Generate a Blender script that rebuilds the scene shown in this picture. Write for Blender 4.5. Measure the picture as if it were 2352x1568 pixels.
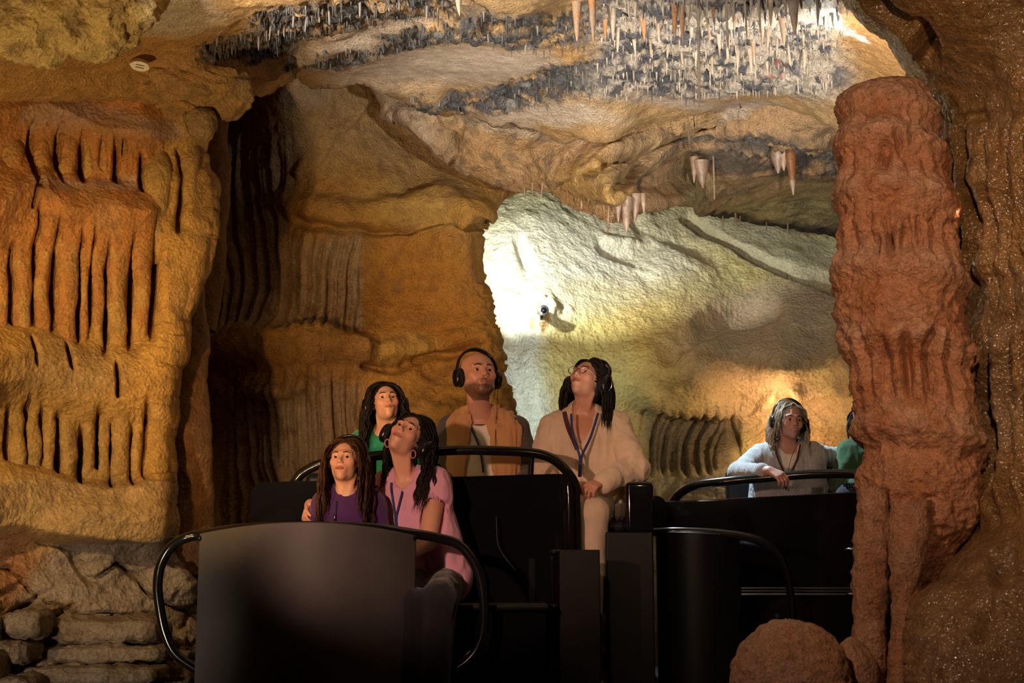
import bpy, bmesh, math, random
import numpy as np
from mathutils import Vector, Matrix

# ---------------------------------------------------------------- scene, camera, lamps, exposure
for o in list(bpy.data.objects):
    bpy.data.objects.remove(o, do_unlink=True)
SC = bpy.context.scene
COL = SC.collection
FPX = 3267.0                       # focal length in pixels of a 2352 wide frame (50 mm on 36 mm)
PITCH = math.radians(9.8)
CAM = np.array([0.0, 0.0, 0.9])
cam_data = bpy.data.cameras.new('camera')
cam_data.lens = 50.0; cam_data.sensor_width = 36.0
cam_data.dof.use_dof = True
cam_data.dof.focus_distance = 6.8; cam_data.dof.aperture_fstop = 7.0
cam = bpy.data.objects.new('camera', cam_data); COL.objects.link(cam)
cam.location = CAM.tolist(); cam.rotation_euler = (math.pi / 2 + PITCH, 0, 0)
SC.camera = cam
SC.view_settings.view_transform = 'Standard'
SC.view_settings.look = 'None'
SC.view_settings.gamma = 1.0
SC.view_settings.use_curve_mapping = False
SC.view_settings.exposure = 0.0
world = bpy.data.worlds.new('cave_dark'); SC.world = world
world.use_nodes = True
world.node_tree.nodes['Background'].inputs[0].default_value = (1.0, 0.62, 0.42, 1)
world.node_tree.nodes['Background'].inputs[1].default_value = 0.003

def P(px, py, Y):
    """world point on the ray of a photograph position at world depth Y"""
    px = np.asarray(px, float); py = np.asarray(py, float); Y = np.asarray(Y, float)
    dx = (px - 1176.0) / FPX; dy = (784.0 - py) / FPX
    c, s = math.cos(PITCH), math.sin(PITCH)
    ry = c - dy * s; rz = s + dy * c
    t = Y / ry
    return np.stack(np.broadcast_arrays(dx * t, Y + 0 * t, CAM[2] + rz * t), axis=-1)

def lamp(name, kind, loc, aim, color, watts, radius=0.05, angle=60, blend=0.6):
    d = bpy.data.lights.new(name, kind); d.color = color; d.energy = watts
    d.shadow_soft_size = radius
    if kind == 'SPOT':
        d.spot_size = math.radians(angle); d.spot_blend = blend
    o = bpy.data.objects.new(name, d); COL.objects.link(o)
    o.location = [float(v) for v in loc]
    if aim is not None:
        o.rotation_euler = (Vector([float(v) for v in aim]) - o.location).to_track_quat('-Z', 'Y').to_euler()
    return o

WARM = (1.0, 0.66, 0.30); AMBER = (1.0, 0.55, 0.20); WHITE = (1.0, 0.93, 0.80); COOL = (0.62, 0.84, 1.0); ROSE = (1.0, 0.56, 0.38)
lamp('lamp_left_key', 'SPOT', (-2.75, 3.6, 2.35), (-2.0, 7.0, 1.75), WARM, 250, 0.04, 50, 0.8)
lamp('lamp_ceiling_left', 'SPOT', (-2.0, 4.0, 1.0), (-1.35, 7.4, 4.0), WARM, 250, 0.05, 64, 0.8)
lamp('fill_ceiling_mid', 'SPOT', (-1.75, 4.0, 2.45), (0.3, 7.7, 4.1), WHITE, 760, 0.05, 43, 0.85)  # added fill that brightens the middle of the ceiling, source unseen
lamp('lamp_mid_wall', 'SPOT', (-1.78, 4.1, 1.0), (-0.68, 9.2, 2.45), AMBER, 215, 0.05, 36, 0.8)
lamp('lamp_ceiling_right', 'SPOT', P(2065, 520, 5.9), P(1760, 190, 7.8), WHITE, 250, 0.03, 86, 0.5)
lamp('lamp_column_back', 'POINT', P(2200, 488, 4.82), None, (1.0, 0.45, 0.24), 0.13, 0.008)
lamp('lamp_far_wall', 'SPOT', P(1098, 600, 10.2), P(1285, 560, 11.65), (0.95, 1.0, 0.88), 400, 0.03, 90, 0.5)
lamp('lamp_far_strip', 'SPOT', P(1161, 960, 10.05), P(1195, 850, 10.9), (0.86, 1.0, 0.98), 55, 0.03, 110, 0.7)
lamp('lamp_far_wash', 'SPOT', P(1455, 452, 9.7), P(1620, 790, 11.3), (1.0, 0.84, 0.55), 48, 0.04, 100, 0.9)
lamp('lamp_hollow', 'POINT', P(1772, 968, 10.82), None, (1.0, 0.66, 0.38), 13, 0.03)
lamp('lamp_cool_back', 'SPOT', P(1520, 470, 9.0), P(1740, 1050, 8.3), COOL, 420, 0.04, 56, 0.5)
lamp('fill_left_low', 'SPOT', (-2.3, 4.0, 0.55), (-1.9, 6.8, 0.85), (1.0, 0.80, 0.58), 95, 0.05, 50, 0.8)  # added low fill to lift the crag and slabs, no fixture there
lamp('fill_ceiling_low', 'SPOT', (0.3, 4.35, 0.45), (0.75, 7.6, 3.9), WHITE, 470, 0.05, 46, 0.8)  # fill added below the frame to brighten the centre and right ceiling
lamp('lamp_people', 'SPOT', (-1.35, 3.1, 1.55), P(1080, 1010, 6.9), ROSE, 270, 0.05, 38, 0.7)
lamp('lamp_right_wall', 'SPOT', (1.05, 2.3, 2.3), P(2300, 480, 4.8), (1.0, 0.66, 0.36), 115, 0.04, 62, 0.8)
lamp('lamp_column', 'SPOT', (-0.3, 2.5, 2.3), P(2040, 900, 4.9), (1.0, 0.66, 0.42), 125, 0.05, 60, 0.7)

# ---------------------------------------------------------------- numeric helpers
def _hash(ix, iy, iz, seed):
    h = (ix.astype(np.uint32) * np.uint32(374761393) + iy.astype(np.uint32) * np.uint32(668265263)
         + iz.astype(np.uint32) * np.uint32(2147483647 - 58) + np.uint32(seed * 1274126177 & 0xffffffff))
    h = (h ^ (h >> np.uint32(13))) * np.uint32(1274126177)
    h = h ^ (h >> np.uint32(16))
    return (h & np.uint32(0xffff)).astype(np.float32) / 32767.5 - 1.0

def vnoise(p, seed=0):
    p = np.asarray(p, np.float32)
    f = np.floor(p); d = p - f
    i = f.astype(np.int64).astype(np.int32)
    w = d * d * d * (d * (d * 6 - 15) + 10)
    x0, y0, z0 = i[..., 0], i[..., 1], i[..., 2]
    wx, wy, wz = w[..., 0], w[..., 1], w[..., 2]
    def L(a, b, t): return a + (b - a) * t
    with np.errstate(over='ignore'):
        r = []
        for dz in (0, 1):
            a = L(_hash(x0, y0, z0 + dz, seed), _hash(x0 + 1, y0, z0 + dz, seed), wx)
            b = L(_hash(x0, y0 + 1, z0 + dz, seed), _hash(x0 + 1, y0 + 1, z0 + dz, seed), wx)
            r.append(L(a, b, wy))
    return L(r[0], r[1], wz)

def fbm(p, octs=4, gain=0.5, lac=2.03, seed=0, ridged=False):
    a, s, t = 1.0, 0.0, 0.0
    p = np.asarray(p, np.float32)
    for k in range(octs):
        n = vnoise(p, seed + k * 7)
        if ridged: n = 1 - 2 * np.abs(n)
        s = s + a * n; t += a
        a *= gain; p = p * lac + 11.3
    return s / t

def sst(a, b, x):
    t = np.clip((x - a) / (b - a), 0, 1)
    return t * t * (3 - 2 * t)

def interp(xs_ys, x):
    a = np.array(xs_ys, float)
    return np.interp(x, a[:, 0], a[:, 1])

def smooth_curve(pts, x):
    """monotone-x smooth interpolation (cubic hermite)"""
    a = np.array(pts, float); X, Yv = a[:, 0], a[:, 1]
    m = np.gradient(Yv, X)
    x = np.clip(x, X[0], X[-1])
    k = np.clip(np.searchsorted(X, x, side='right') - 1, 0, len(X) - 2)
    h = X[k + 1] - X[k]; t = (x - X[k]) / h
    return ((2*t**3 - 3*t**2 + 1) * Yv[k] + (t**3 - 2*t**2 + t) * h * m[k]
            + (-2*t**3 + 3*t**2) * Yv[k + 1] + (t**3 - t**2) * h * m[k + 1])

def tps(ctrl, smooth=1e-3):
    c = np.array(ctrl, float); q = c[:, :2] / 500.0; v = c[:, 2]
    n = len(c)
    def U(r2): return np.where(r2 > 1e-12, r2 * np.log(r2 + 1e-12), 0.0)
    K = U(((q[:, None] - q[None]) ** 2).sum(-1)) + smooth * np.eye(n)
    Pm = np.c_[np.ones(n), q]
    A = np.zeros((n + 3, n + 3)); A[:n, :n] = K; A[:n, n:] = Pm; A[n:, :n] = Pm.T
    w = np.linalg.solve(A, np.r_[v, np.zeros(3)])
    def f(x, y):
        x = np.asarray(x) / 500.0; y = np.asarray(y) / 500.0
        out = w[n] + w[n + 1] * x + w[n + 2] * y
        for i in range(n):
            out = out + w[i] * U((x - q[i, 0]) ** 2 + (y - q[i, 1]) ** 2)
        return out
    return f

def seg_dist(px, py, pts):
    """distance to a polyline and the arc fraction of the nearest point"""
    best = np.full(np.shape(px), 1e9); fr = np.zeros(np.shape(px))
    n = len(pts) - 1
    for i in range(n):
        ax, ay = pts[i][:2]; bx, by = pts[i + 1][:2]
        vx, vy = bx - ax, by - ay
        t = np.clip(((px - ax) * vx + (py - ay) * vy) / (vx * vx + vy * vy), 0, 1)
        d = np.hypot(px - ax - t * vx, py - ay - t * vy)
        m = d < best
        best = np.where(m, d, best); fr = np.where(m, (i + t) / n, fr)
    return best, fr

def band(px, py, pts, soft=0.5):
    """pts: (x, y, half width); 1 inside the band, 0 outside"""
    d, f = seg_dist(px, py, pts)
    w = np.interp(f, np.linspace(0, 1, len(pts)), [p[2] for p in pts])
    return 1 - sst(w * (1 - soft), w * (1 + soft), d)

def blob(px, py, cx, cy, rx, ry, rot=0, soft=0.4):
    c, s = math.cos(math.radians(rot)), math.sin(math.radians(rot))
    u = ((px - cx) * c + (py - cy) * s) / rx; v = (-(px - cx) * s + (py - cy) * c) / ry
    return 1 - sst(1 - soft, 1 + soft, np.hypot(u, v))

# ---------------------------------------------------------------- mesh helpers
def mesh_np(name, verts, faces, mat=None, parent=None, cols=None, smooth=True, loc=None):
    verts = np.asarray(verts, np.float32); faces = np.asarray(faces, np.int32)
    if loc is not None: verts = verts - np.asarray(loc, np.float32)
    me = bpy.data.meshes.new(name)
    k = faces.shape[1]
    me.vertices.add(len(verts)); me.vertices.foreach_set('co', verts.ravel())
    me.loops.add(faces.size); me.loops.foreach_set('vertex_index', faces.ravel())
    me.polygons.add(len(faces))
    me.polygons.foreach_set('loop_start', np.arange(0, faces.size, k, dtype=np.int32))
    me.polygons.foreach_set('loop_total', np.full(len(faces), k, np.int32))
    me.update(calc_edges=True)
    me.polygons.foreach_set('use_smooth', np.full(len(faces), smooth))
    if cols is not None:
        a = me.color_attributes.new('Col', 'FLOAT_COLOR', 'POINT')
        c = np.ones((len(verts), 4), np.float32); c[:, :3] = cols
        a.data.foreach_set('color', c.ravel())
    o = bpy.data.objects.new(name, me); COL.objects.link(o)
    if mat is not None: me.materials.append(mat)
    if parent is not None: o.parent = parent
    return o

def grid_faces(ny, nx, wrap=False):
    idx = np.arange(ny * nx).reshape(ny, nx)
    if wrap: idx = np.c_[idx, idx[:, :1]]
    return np.stack([idx[:-1, :-1], idx[:-1, 1:], idx[1:, 1:], idx[1:, :-1]], -1).reshape(-1, 4)

def tag(o, label=None, cat=None, group=None, kind=None):
    if label: o['label'] = label
    if cat: o['category'] = cat
    if group: o['group'] = group
    if kind: o['kind'] = kind
    return o

def empty(name, loc):
    o = bpy.data.objects.new(name, None); COL.objects.link(o)
    o.location = [float(v) for v in loc]; o.empty_display_size = 0.1
    return o

class MB:
    """collects shapes as verts and polygons; build() links ONE mesh object"""
    def __init__(s): s.v = []; s.f = []
    def add(s, v, f):
        b = len(s.v); s.v += [tuple(map(float, p)) for p in v]; s.f += [tuple(i + b for i in q) for q in f]
        return s
    def tube(s, pts, r, seg=10, cap=True, flat=None):
        pts = [Vector([float(c) for c in p]) for p in pts]; n = len(pts)
        rs = r if isinstance(r, (list, tuple, np.ndarray)) else [r] * n
        tang = [(pts[min(i + 1, n - 1)] - pts[max(i - 1, 0)]).normalized() for i in range(n)]
        up = Vector((0, 0, 1)) if abs(tang[0].z) < 0.9 else Vector((0, 1, 0))
        nrm = (up - tang[0] * up.dot(tang[0])).normalized()
        vs = []; fs = []
        for i in range(n):
            nrm = nrm - tang[i] * nrm.dot(tang[i])
            nrm.normalize(); b = tang[i].cross(nrm)
            for k in range(seg):
                a = 2 * math.pi * k / seg
                vs.append(pts[i] + nrm * (math.cos(a) * rs[i] * (flat or 1)) + b * (math.sin(a) * rs[i]))
        for i in range(n - 1):
            for k in range(seg):
                k2 = (k + 1) % seg
                fs.append((i * seg + k, i * seg + k2, (i + 1) * seg + k2, (i + 1) * seg + k))
        if cap:
            fs.append(tuple(range(seg - 1, -1, -1))); fs.append(tuple((n - 1) * seg + k for k in range(seg)))
        return s.add(vs, fs)
    def build(s, name, mat=None, parent=None, smooth=True, bevel=0, loc=None, bseg=3):
        me = bpy.data.meshes.new(name)
        L = Vector(loc) if loc is not None else Vector((0, 0, 0))
        me.from_pydata([tuple(Vector(v) - L) for v in s.v], [], s.f); me.update()
        o = bpy.data.objects.new(name, me); COL.objects.link(o)
        if smooth: me.polygons.foreach_set('use_smooth', [True] * len(me.polygons))
        if mat: me.materials.append(mat)
        if parent is not None: o.parent = parent
        if bevel:
            m = o.modifiers.new('bevel', 'BEVEL'); m.width = bevel; m.segments = bseg; m.limit_method = 'ANGLE'
            m.angle_limit = math.radians(40); m.harden_normals = False
            w = o.modifiers.new('normals', 'WEIGHTED_NORMAL'); w.keep_sharp = False
        return o

def catmull(pts, n=12, closed=False):
    p = np.array(pts, float); out = []
    m = len(p)
    for i in range(m - 1 if not closed else m):
        p0, p1, p2, p3 = (p[max(i - 1, 0)], p[i], p[(i + 1) % m], p[min(i + 2, m - 1)]) if not closed else (p[i - 1], p[i], p[(i + 1) % m], p[(i + 2) % m])
        for k in range(n):
            t = k / n
            out.append(0.5 * ((2 * p1) + (-p0 + p2) * t + (2 * p0 - 5 * p1 + 4 * p2 - p3) * t * t + (-p0 + 3 * p1 - 3 * p2 + p3) * t ** 3))
    if not closed: out.append(p[-1])
    return np.array(out)

# ---------------------------------------------------------------- materials
def new_mat(name):
    m = bpy.data.materials.new(name); m.use_nodes = True
    nt = m.node_tree; b = nt.nodes['Principled BSDF']
    return m, nt, b

def rock_mat(name, rough=0.75, spec=0.3, fine=60, coarse=14, bump=0.5, var=0.35, dist=0.012, gloss_patch=0.0, stretch=(1, 1, 1), sparkle=0.0):
    m, nt, b = new_mat(name); N = nt.nodes; K = nt.links
    tc = N.new('ShaderNodeTexCoord'); mp = N.new('ShaderNodeMapping'); mp.inputs['Scale'].default_value = stretch
    K.new(tc.outputs['Object'], mp.inputs['Vector'])
    at = N.new('ShaderNodeAttribute'); at.attribute_name = 'Col'
    n1 = N.new('ShaderNodeTexNoise'); n1.inputs['Scale'].default_value = coarse; n1.inputs['Detail'].default_value = 8; n1.inputs['Roughness'].default_value = 0.62
    n2 = N.new('ShaderNodeTexNoise'); n2.inputs['Scale'].default_value = fine * 1.5; n2.inputs['Detail'].default_value = 5; n2.inputs['Roughness'].default_value = 0.7
    vo = N.new('ShaderNodeTexVoronoi'); vo.inputs['Scale'].default_value = fine * 0.9
    for n in (n1, n2, vo): K.new(mp.outputs[0], n.inputs['Vector'])
    r = N.new('ShaderNodeMapRange'); r.inputs['From Min'].default_value = 0.3; r.inputs['From Max'].default_value = 0.7
    r.inputs['To Min'].default_value = 1 - var; r.inputs['To Max'].default_value = 1 + var
    K.new(n1.outputs['Fac'], r.inputs['Value'])
    r2 = N.new('ShaderNodeMapRange'); r2.inputs['From Min'].default_value = 0.3; r2.inputs['From Max'].default_value = 0.7
    r2.inputs['To Min'].default_value = 1 - var * 1.15; r2.inputs['To Max'].default_value = 1 + var * 1.15
    K.new(n2.outputs['Fac'], r2.inputs['Value'])
    mu = N.new('ShaderNodeMath'); mu.operation = 'MULTIPLY'
    K.new(r.outputs[0], mu.inputs[0]); K.new(r2.outputs[0], mu.inputs[1])
    vm = N.new('ShaderNodeVectorMath'); vm.operation = 'SCALE'
    K.new(at.outputs['Color'], vm.inputs[0]); K.new(mu.outputs[0], vm.inputs['Scale'])
    K.new(vm.outputs[0], b.inputs['Base Color'])
    ad = N.new('ShaderNodeMath'); ad.operation = 'ADD'
    K.new(n2.outputs['Fac'], ad.inputs[0]); K.new(vo.outputs['Distance'], ad.inputs[1])
    bp = N.new('ShaderNodeBump'); bp.inputs['Strength'].default_value = bump; bp.inputs['Distance'].default_value = dist
    K.new(ad.outputs[0], bp.inputs['Height'])
    bp2 = N.new('ShaderNodeBump'); bp2.inputs['Strength'].default_value = bump; bp2.inputs['Distance'].default_value = dist * 3
    K.new(n1.outputs['Fac'], bp2.inputs['Height']); K.new(bp2.outputs[0], bp.inputs['Normal'])
    K.new(bp.outputs[0], b.inputs['Normal'])
    b.inputs['Roughness'].default_value = rough
    b.inputs['Specular IOR Level'].default_value = spec
    if gloss_patch:
        rr = N.new('ShaderNodeMapRange'); rr.inputs['From Min'].default_value = 0.35; rr.inputs['From Max'].default_value = 0.65
        rr.inputs['To Min'].default_value = max(0.08, rough - gloss_patch); rr.inputs['To Max'].default_value = rough
        K.new(n1.outputs['Fac'], rr.inputs['Value']); K.new(rr.outputs[0], b.inputs['Roughness'])
    if sparkle:
        b.inputs['Coat Weight'].default_value = sparkle; b.inputs['Coat Roughness'].default_value = 0.2; b.inputs['Coat IOR'].default_value = 1.7
        n3 = N.new('ShaderNodeTexNoise'); n3.inputs['Scale'].default_value = 75; n3.inputs['Detail'].default_value = 1.0; K.new(mp.outputs[0], n3.inputs['Vector'])
        bp3 = N.new('ShaderNodeBump'); bp3.inputs['Strength'].default_value = 1.0; bp3.inputs['Distance'].default_value = 0.016
        K.new(n3.outputs['Fac'], bp3.inputs['Height']); K.new(bp3.outputs[0], b.inputs['Coat Normal'])
    return m

def plain_mat(name, col, rough=0.5, spec=0.5, metal=0.0, noise=0.0, scale=40, bump=0.0, coat=0.0, sheen=0.0):
    m, nt, b = new_mat(name); N = nt.nodes; K = nt.links
    b.inputs['Base Color'].default_value = (*col, 1); b.inputs['Roughness'].default_value = rough
    b.inputs['Specular IOR Level'].default_value = spec; b.inputs['Metallic'].default_value = metal
    b.inputs['Coat Weight'].default_value = coat; b.inputs['Coat Roughness'].default_value = 0.08
    b.inputs['Sheen Weight'].default_value = sheen
    tc = N.new('ShaderNodeTexCoord'); n = N.new('ShaderNodeTexNoise'); n.inputs['Scale'].default_value = scale; n.inputs['Detail'].default_value = 6
    K.new(tc.outputs['Object'], n.inputs['Vector'])
    r = N.new('ShaderNodeMapRange'); r.inputs['From Min'].default_value = 0.3; r.inputs['From Max'].default_value = 0.7
    r.inputs['To Min'].default_value = 1 - noise; r.inputs['To Max'].default_value = 1 + noise
    K.new(n.outputs['Fac'], r.inputs['Value'])
    v = N.new('ShaderNodeVectorMath'); v.operation = 'SCALE'; v.inputs[0].default_value = col
    K.new(r.outputs[0], v.inputs['Scale']); K.new(v.outputs[0], b.inputs['Base Color'])
    if bump:
        bp = N.new('ShaderNodeBump'); bp.inputs['Strength'].default_value = bump; bp.inputs['Distance'].default_value = 0.004
        K.new(n.outputs['Fac'], bp.inputs['Height']); K.new(bp.outputs[0], b.inputs['Normal'])
    return m

M = {}
M['ceiling'] = rock_mat('granular_limestone', 0.8, 0.25, 70, 16, 0.9, 0.24)
M['flow'] = rock_mat('amber_flowstone', 0.5, 0.4, 60, 16, 0.8, 0.25, 0.01, 0.2)
M['crag'] = rock_mat('grey_brown_crag', 0.85, 0.2, 45, 12, 1.0, 0.24, 0.016)
M['mid'] = rock_mat('ochre_cave_wall', 0.75, 0.25, 70, 14, 0.8, 0.24)
M['far'] = rock_mat('scalloped_pale_wall', 0.6, 0.35, 38, 12, 0.9, 0.16, 0.014)
M['red'] = rock_mat('red_calcite', 0.55, 0.4, 90, 30, 0.8, 0.28, 0.008, 0.1)
M['wet'] = rock_mat('wet_brown_flowstone', 0.40, 0.5, 75, 22, 1.0, 0.3, 0.014, 0.2, sparkle=1.0)
M['straw'] = rock_mat('pale_dripstone', 0.35, 0.5, 60, 20, 0.25, 0.15, 0.004)
# ================================================================ the cave shell
def rounded(d, R, D):
    t = np.clip(1 - d / R, 0, 1)
    return D * (1 - np.sqrt(np.clip(1 - t * t, 0, 1)))

def normals_of(pos):
    gu = np.gradient(pos, axis=1); gv = np.gradient(pos, axis=0)
    n = np.cross(gu, gv); n /= np.linalg.norm(n, axis=-1, keepdims=True) + 1e-9
    view = CAM - pos
    s = np.sign((n * view).sum(-1, keepdims=True)); s[s == 0] = 1
    return n * s

def curl(PX, PY, Y, side, dpx, dpy, depth, n=14):
    """turn the surface back from the viewer past one of its edges"""
    s = (np.linspace(0, 1, n + 1)[1:]) ** 1.3
    if side == 'bottom':
        a = s[:, None]
        return (np.r_[PX, PX[-1:] + dpx * a], np.r_[PY, PY[-1:] + dpy * a], np.r_[Y, Y[-1:] + depth * a])
    a = s[None, :]
    if side == 'right':
        return (np.c_[PX, PX[:, -1:] + dpx * a], np.c_[PY, PY[:, -1:] + dpy * a], np.c_[Y, Y[:, -1:] + depth * a])
    a = a[:, ::-1]
    return (np.c_[PX[:, :1] + dpx * a, PX], np.c_[PY[:, :1] + dpy * a, PY], np.c_[Y[:, :1] + depth * a, Y])

def shell(name, PX, PY, Y, mat, disp, color, kind='structure', parent=None):
    pos = P(PX, PY, Y); n = normals_of(pos)
    pos = pos + n * disp(PX, PY, pos)[..., None]
    c = color(PX, PY, pos)
    ny, nx = PX.shape
    o = mesh_np(name, pos.reshape(-1, 3), grid_faces(ny, nx), mat, parent, np.clip(c, 0.005, 0.95).reshape(-1, 3))
    if kind and parent is None: o['kind'] = kind
    return o, pos

def mixc(c, col, m):
    return c + (np.array(col) - c) * m[..., None]

def speck(pos, f, seed, a=0.05, b=0.5):
    return sst(a, b, fbm(pos * f, 3, seed=seed))

# ---------------------------------------------------------------- ceiling
LIP = [(-400,262),(0,222),(60,232),(200,232),(330,236),(420,252),(460,276),(490,275),(520,262),(560,236),(600,206),(640,176),(665,162),
       (740,173),(870,191),(905,206),(940,238),(1000,258),(1060,266),(1130,275),(1200,285),(1290,325),(1390,345),(1480,312),(1560,287),
       (1640,272),(1740,266),(1850,272),(1950,285),(2100,300),(2600,300)]
GREY = [[(455,112,16),(560,98,34),(640,62,52),(720,42,44),(850,22,34),(1000,6,26),(1110,-12,22)],
        [(655,138,9),(800,122,20),(890,92,24),(960,76,26),(1050,58,30),(1150,62,32),(1250,84,40),(1330,60,46)],
        [(945,226,12),(1060,243,18),(1200,222,30),(1300,190,40),(1400,165,60)],
        [(1600,312,8),(1690,318,14),(1800,330,16),(1910,352,16)]]
FLATS = [(1010,152,330,48,4),(880,78,170,30,-12),(1600,242,210,24,6),(1250,262,170,26,4),(330,15,130,40,0)]

def ceiling_masks(px, py, pos):
    w = fbm(pos * 3.0, 4, seed=5) * 26; w2 = fbm(pos * 9.0, 3, seed=9) * 14
    x, y = px + w + w2, py + 0.6 * w - w2 * 0.6
    g = np.zeros(px.shape)
    for b in GREY[:3]: g = np.maximum(g, band(x, y, b, 0.35))
    field = np.clip(sst(1300, 1420, x) * (1 - sst(1880, 2010, x)) * (1 - sst(200, 245, y + 0.05 * (x - 1600))) , 0, 1)
    f = np.zeros(px.shape)
    for b in FLATS: f = np.maximum(f, blob(x, y, *b))
    f = f * (1 - g) * (1 - 0.8 * field)
    return g, field, f

def ceiling_disp(px, py, pos):
    g, field, f = ceiling_masks(px, py, pos)
    d = 0.10 * fbm(pos * 1.1, 3, seed=1) + 0.035 * fbm(pos * 4, 3, seed=2) * (1 - 0.7 * f) + 0.010 * fbm(pos * 17, 3, seed=3) * (1 - 0.5 * f)
    rid = np.clip(fbm(pos * 16, 3, seed=4, ridged=True) * 1.4, -0.5, 1)
    d = d + np.maximum(g, 0.9 * field) * (0.045 * rid - 0.02)
    # long low ledges running across the slope
    for pts, a in (([(680,170,14),(900,205,14),(1000,225,14)], 0.06), ([(700,118,10),(900,70,10),(1100,40,10)], 0.05),
                   ([(0,150,16),(300,190,16),(480,230,16)], -0.05), ([(420,140,14),(600,170,14),(660,150,10)], 0.05)):
        d = d + a * band(px + 20 * fbm(pos * 4, 2, seed=8), py + 16 * fbm(pos * 4, 2, seed=18), pts, 0.9)
    return d

def ceiling_color(px, py, pos):
    g, field, f = ceiling_masks(px, py, pos)
    c = np.zeros(px.shape + (3,)) + np.array((0.60, 0.385, 0.19))
    n = fbm(pos * 2.2, 4, seed=21)
    c = mixc(c, (0.60, 0.34, 0.10), (1 - sst(380, 760, px + 120 * n)) * 0.9)
    c = mixc(c, (0.56, 0.33, 0.13), sst(0.0, 0.5, n) * 0.6)
    c = mixc(c, (0.40, 0.24, 0.10), speck(pos, 7, 33) * 0.55)
    c = mixc(c, (0.66, 0.53, 0.42), f * 0.9)
    c = mixc(c, (0.70, 0.62, 0.50), blob(px + 40 * n, py, 340, 20, 150, 45) * 0.8)
    c = mixc(c, (0.66, 0.36, 0.12), blob(px + 50 * n, py + 20 * n, 1330, 120, 60, 40) * 0.7 + blob(px, py + 14 * n, 1680, 222, 70, 16) * 0.7)
    k = fbm(pos * 11, 4, seed=41)
    c = mixc(c, (0.115, 0.112, 0.115), np.clip(g * sst(-0.45, -0.05, k), 0, 1))
    c = mixc(c, (0.40, 0.37, 0.34), np.clip(g * sst(0.28, 0.5, k), 0, 1) * 0.7)
    c = mixc(c, (0.62, 0.535, 0.45), field * 0.9)
    dk = sst(0.02, 0.22, fbm(pos * 13, 4, seed=44) + 0.16 * (1 - sst(1450, 1800, px)) - 0.06)
    c = mixc(c, (0.13, 0.13, 0.145), field * dk)
    c = mixc(c, (0.55, 0.10, 0.05), blob(px, py, 1790, 152, 26, 10) * sst(0.1, 0.4, k) * 0.8)
    c = mixc(c, (0.56, 0.29, 0.10), sst(1890, 1990, px + 60 * n) * 0.9)
    c = mixc(c, (0.84, 0.81, 0.77), band(px + 12 * k, py + 12 * k, [(1850,-40,22),(1905,20,20),(1940,52,14),(1985,84,8)], 0.6) * 0.95)
    return c

nx, ny = 630, 262
u = np.linspace(-400, 2600, nx); t = np.linspace(0, 1, ny) ** 0.85
PX = np.repeat(u[None], ny, 0); lip = smooth_curve(LIP, u)
lip = lip + 5 * vnoise(np.stack([u / 30, 0 * u, 0 * u], -1), 3) + 2.5 * vnoise(np.stack([u / 9, 0 * u, 0 * u], -1), 4)
PY = -380 + (lip + 380)[None] * t[:, None]
ceil_depth = tps([(-350,-350,3.6),(500,-350,4.0),(1176,-350,4.2),(1900,-350,4.2),(2600,-350,4.0),(-350,0,5.2),(200,0,5.8),(700,0,6.1),(1176,0,6.2),
    (1700,0,6.2),(2300,0,5.6),(0,120,6.2),(350,130,6.7),(700,110,7.4),(1000,120,7.7),(1400,120,7.6),(1800,120,7.4),(2200,120,6.4),(0,220,6.6),
    (300,235,6.9),(480,275,7.0),(660,160,8.0),(900,200,8.5),(1050,265,8.9),(1300,325,8.7),(1390,345,8.6),(1500,260,8.6),(1740,262,8.8),(1950,285,8.4),(2500,280,6.5)])
Yd = ceil_depth(PX, PY) + rounded(lip[None] - PY, 22, 0.12)
PX, PY, Yd = curl(PX, PY, Yd, 'bottom', 0, -55, 1.6)
ceiling, CEIL_POS = shell('ceiling', PX, PY, Yd, M['ceiling'], ceiling_disp, ceiling_color)

# ---------------------------------------------------------------- arch face and the mass that hangs from it
ARCH_B = [(840,188),(870,214),(900,248),(960,300),(1010,350),(1080,402),(1150,432),(1195,437),(1250,440),(1290,452),(1330,472),(1380,489),
          (1430,493),(1480,486),(1560,472),(1620,490),(1700,503),(1760,515),(1850,532),(1920,548),(2080,566)]
def arch_disp(px, py, pos):
    d = 0.07 * fbm(pos * 1.5, 3, seed=51) + 0.035 * fbm(pos * 5, 4, seed=52) + 0.008 * fbm(pos * 20, 3, seed=53)
    wx = 24 * fbm(pos * 3.5, 3, seed=54)
    for pts, a in (([(1500,330,10),(1420,362,12),(1350,400,9)], -0.11), ([(1640,285,9),(1500,350,10),(1460,400,14),(1420,460,10)], -0.10),
                   ([(1300,350,8),(1310,400,7),(1280,440,6)], -0.05), ([(870,240,10),(960,270,14),(1010,330,10)], 0.05), ([(1000,270,8),(1040,330,8),(1045,380,5)], -0.05),
                   ([(1060,270,8),(1040,340,9)], -0.05), ([(1600,345,9),(1700,330,8),(1900,375,8)], -0.08), ([(1520,420,30),(1600,400,26)], -0.12), ([(1600,300,12),(1750,300,12),(1900,320,12)], 0.06)):
        d = d + a * band(px + wx, py + wx * 0.8, pts, 0.8)
    d = d + (0.05 * np.clip(fbm(pos * 14, 3, seed=57, ridged=True), -0.4, 1) - 0.02) * band(px + wx, py + wx * 0.5, [(1600,318,16),(1690,325,34),(1800,350,42),(1910,375,36),(2000,385,30)], 0.5)
    for a in range(6):
        d = d + 0.014 * np.sin((py * 0.9 + px * 0.35 + 30 * fbm(pos * 2, 2, seed=56)) / (7 + a * 1.3) + a) * blob(px, py, 1480, 340, 150, 60, -22) / 1.6
    return d
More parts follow.
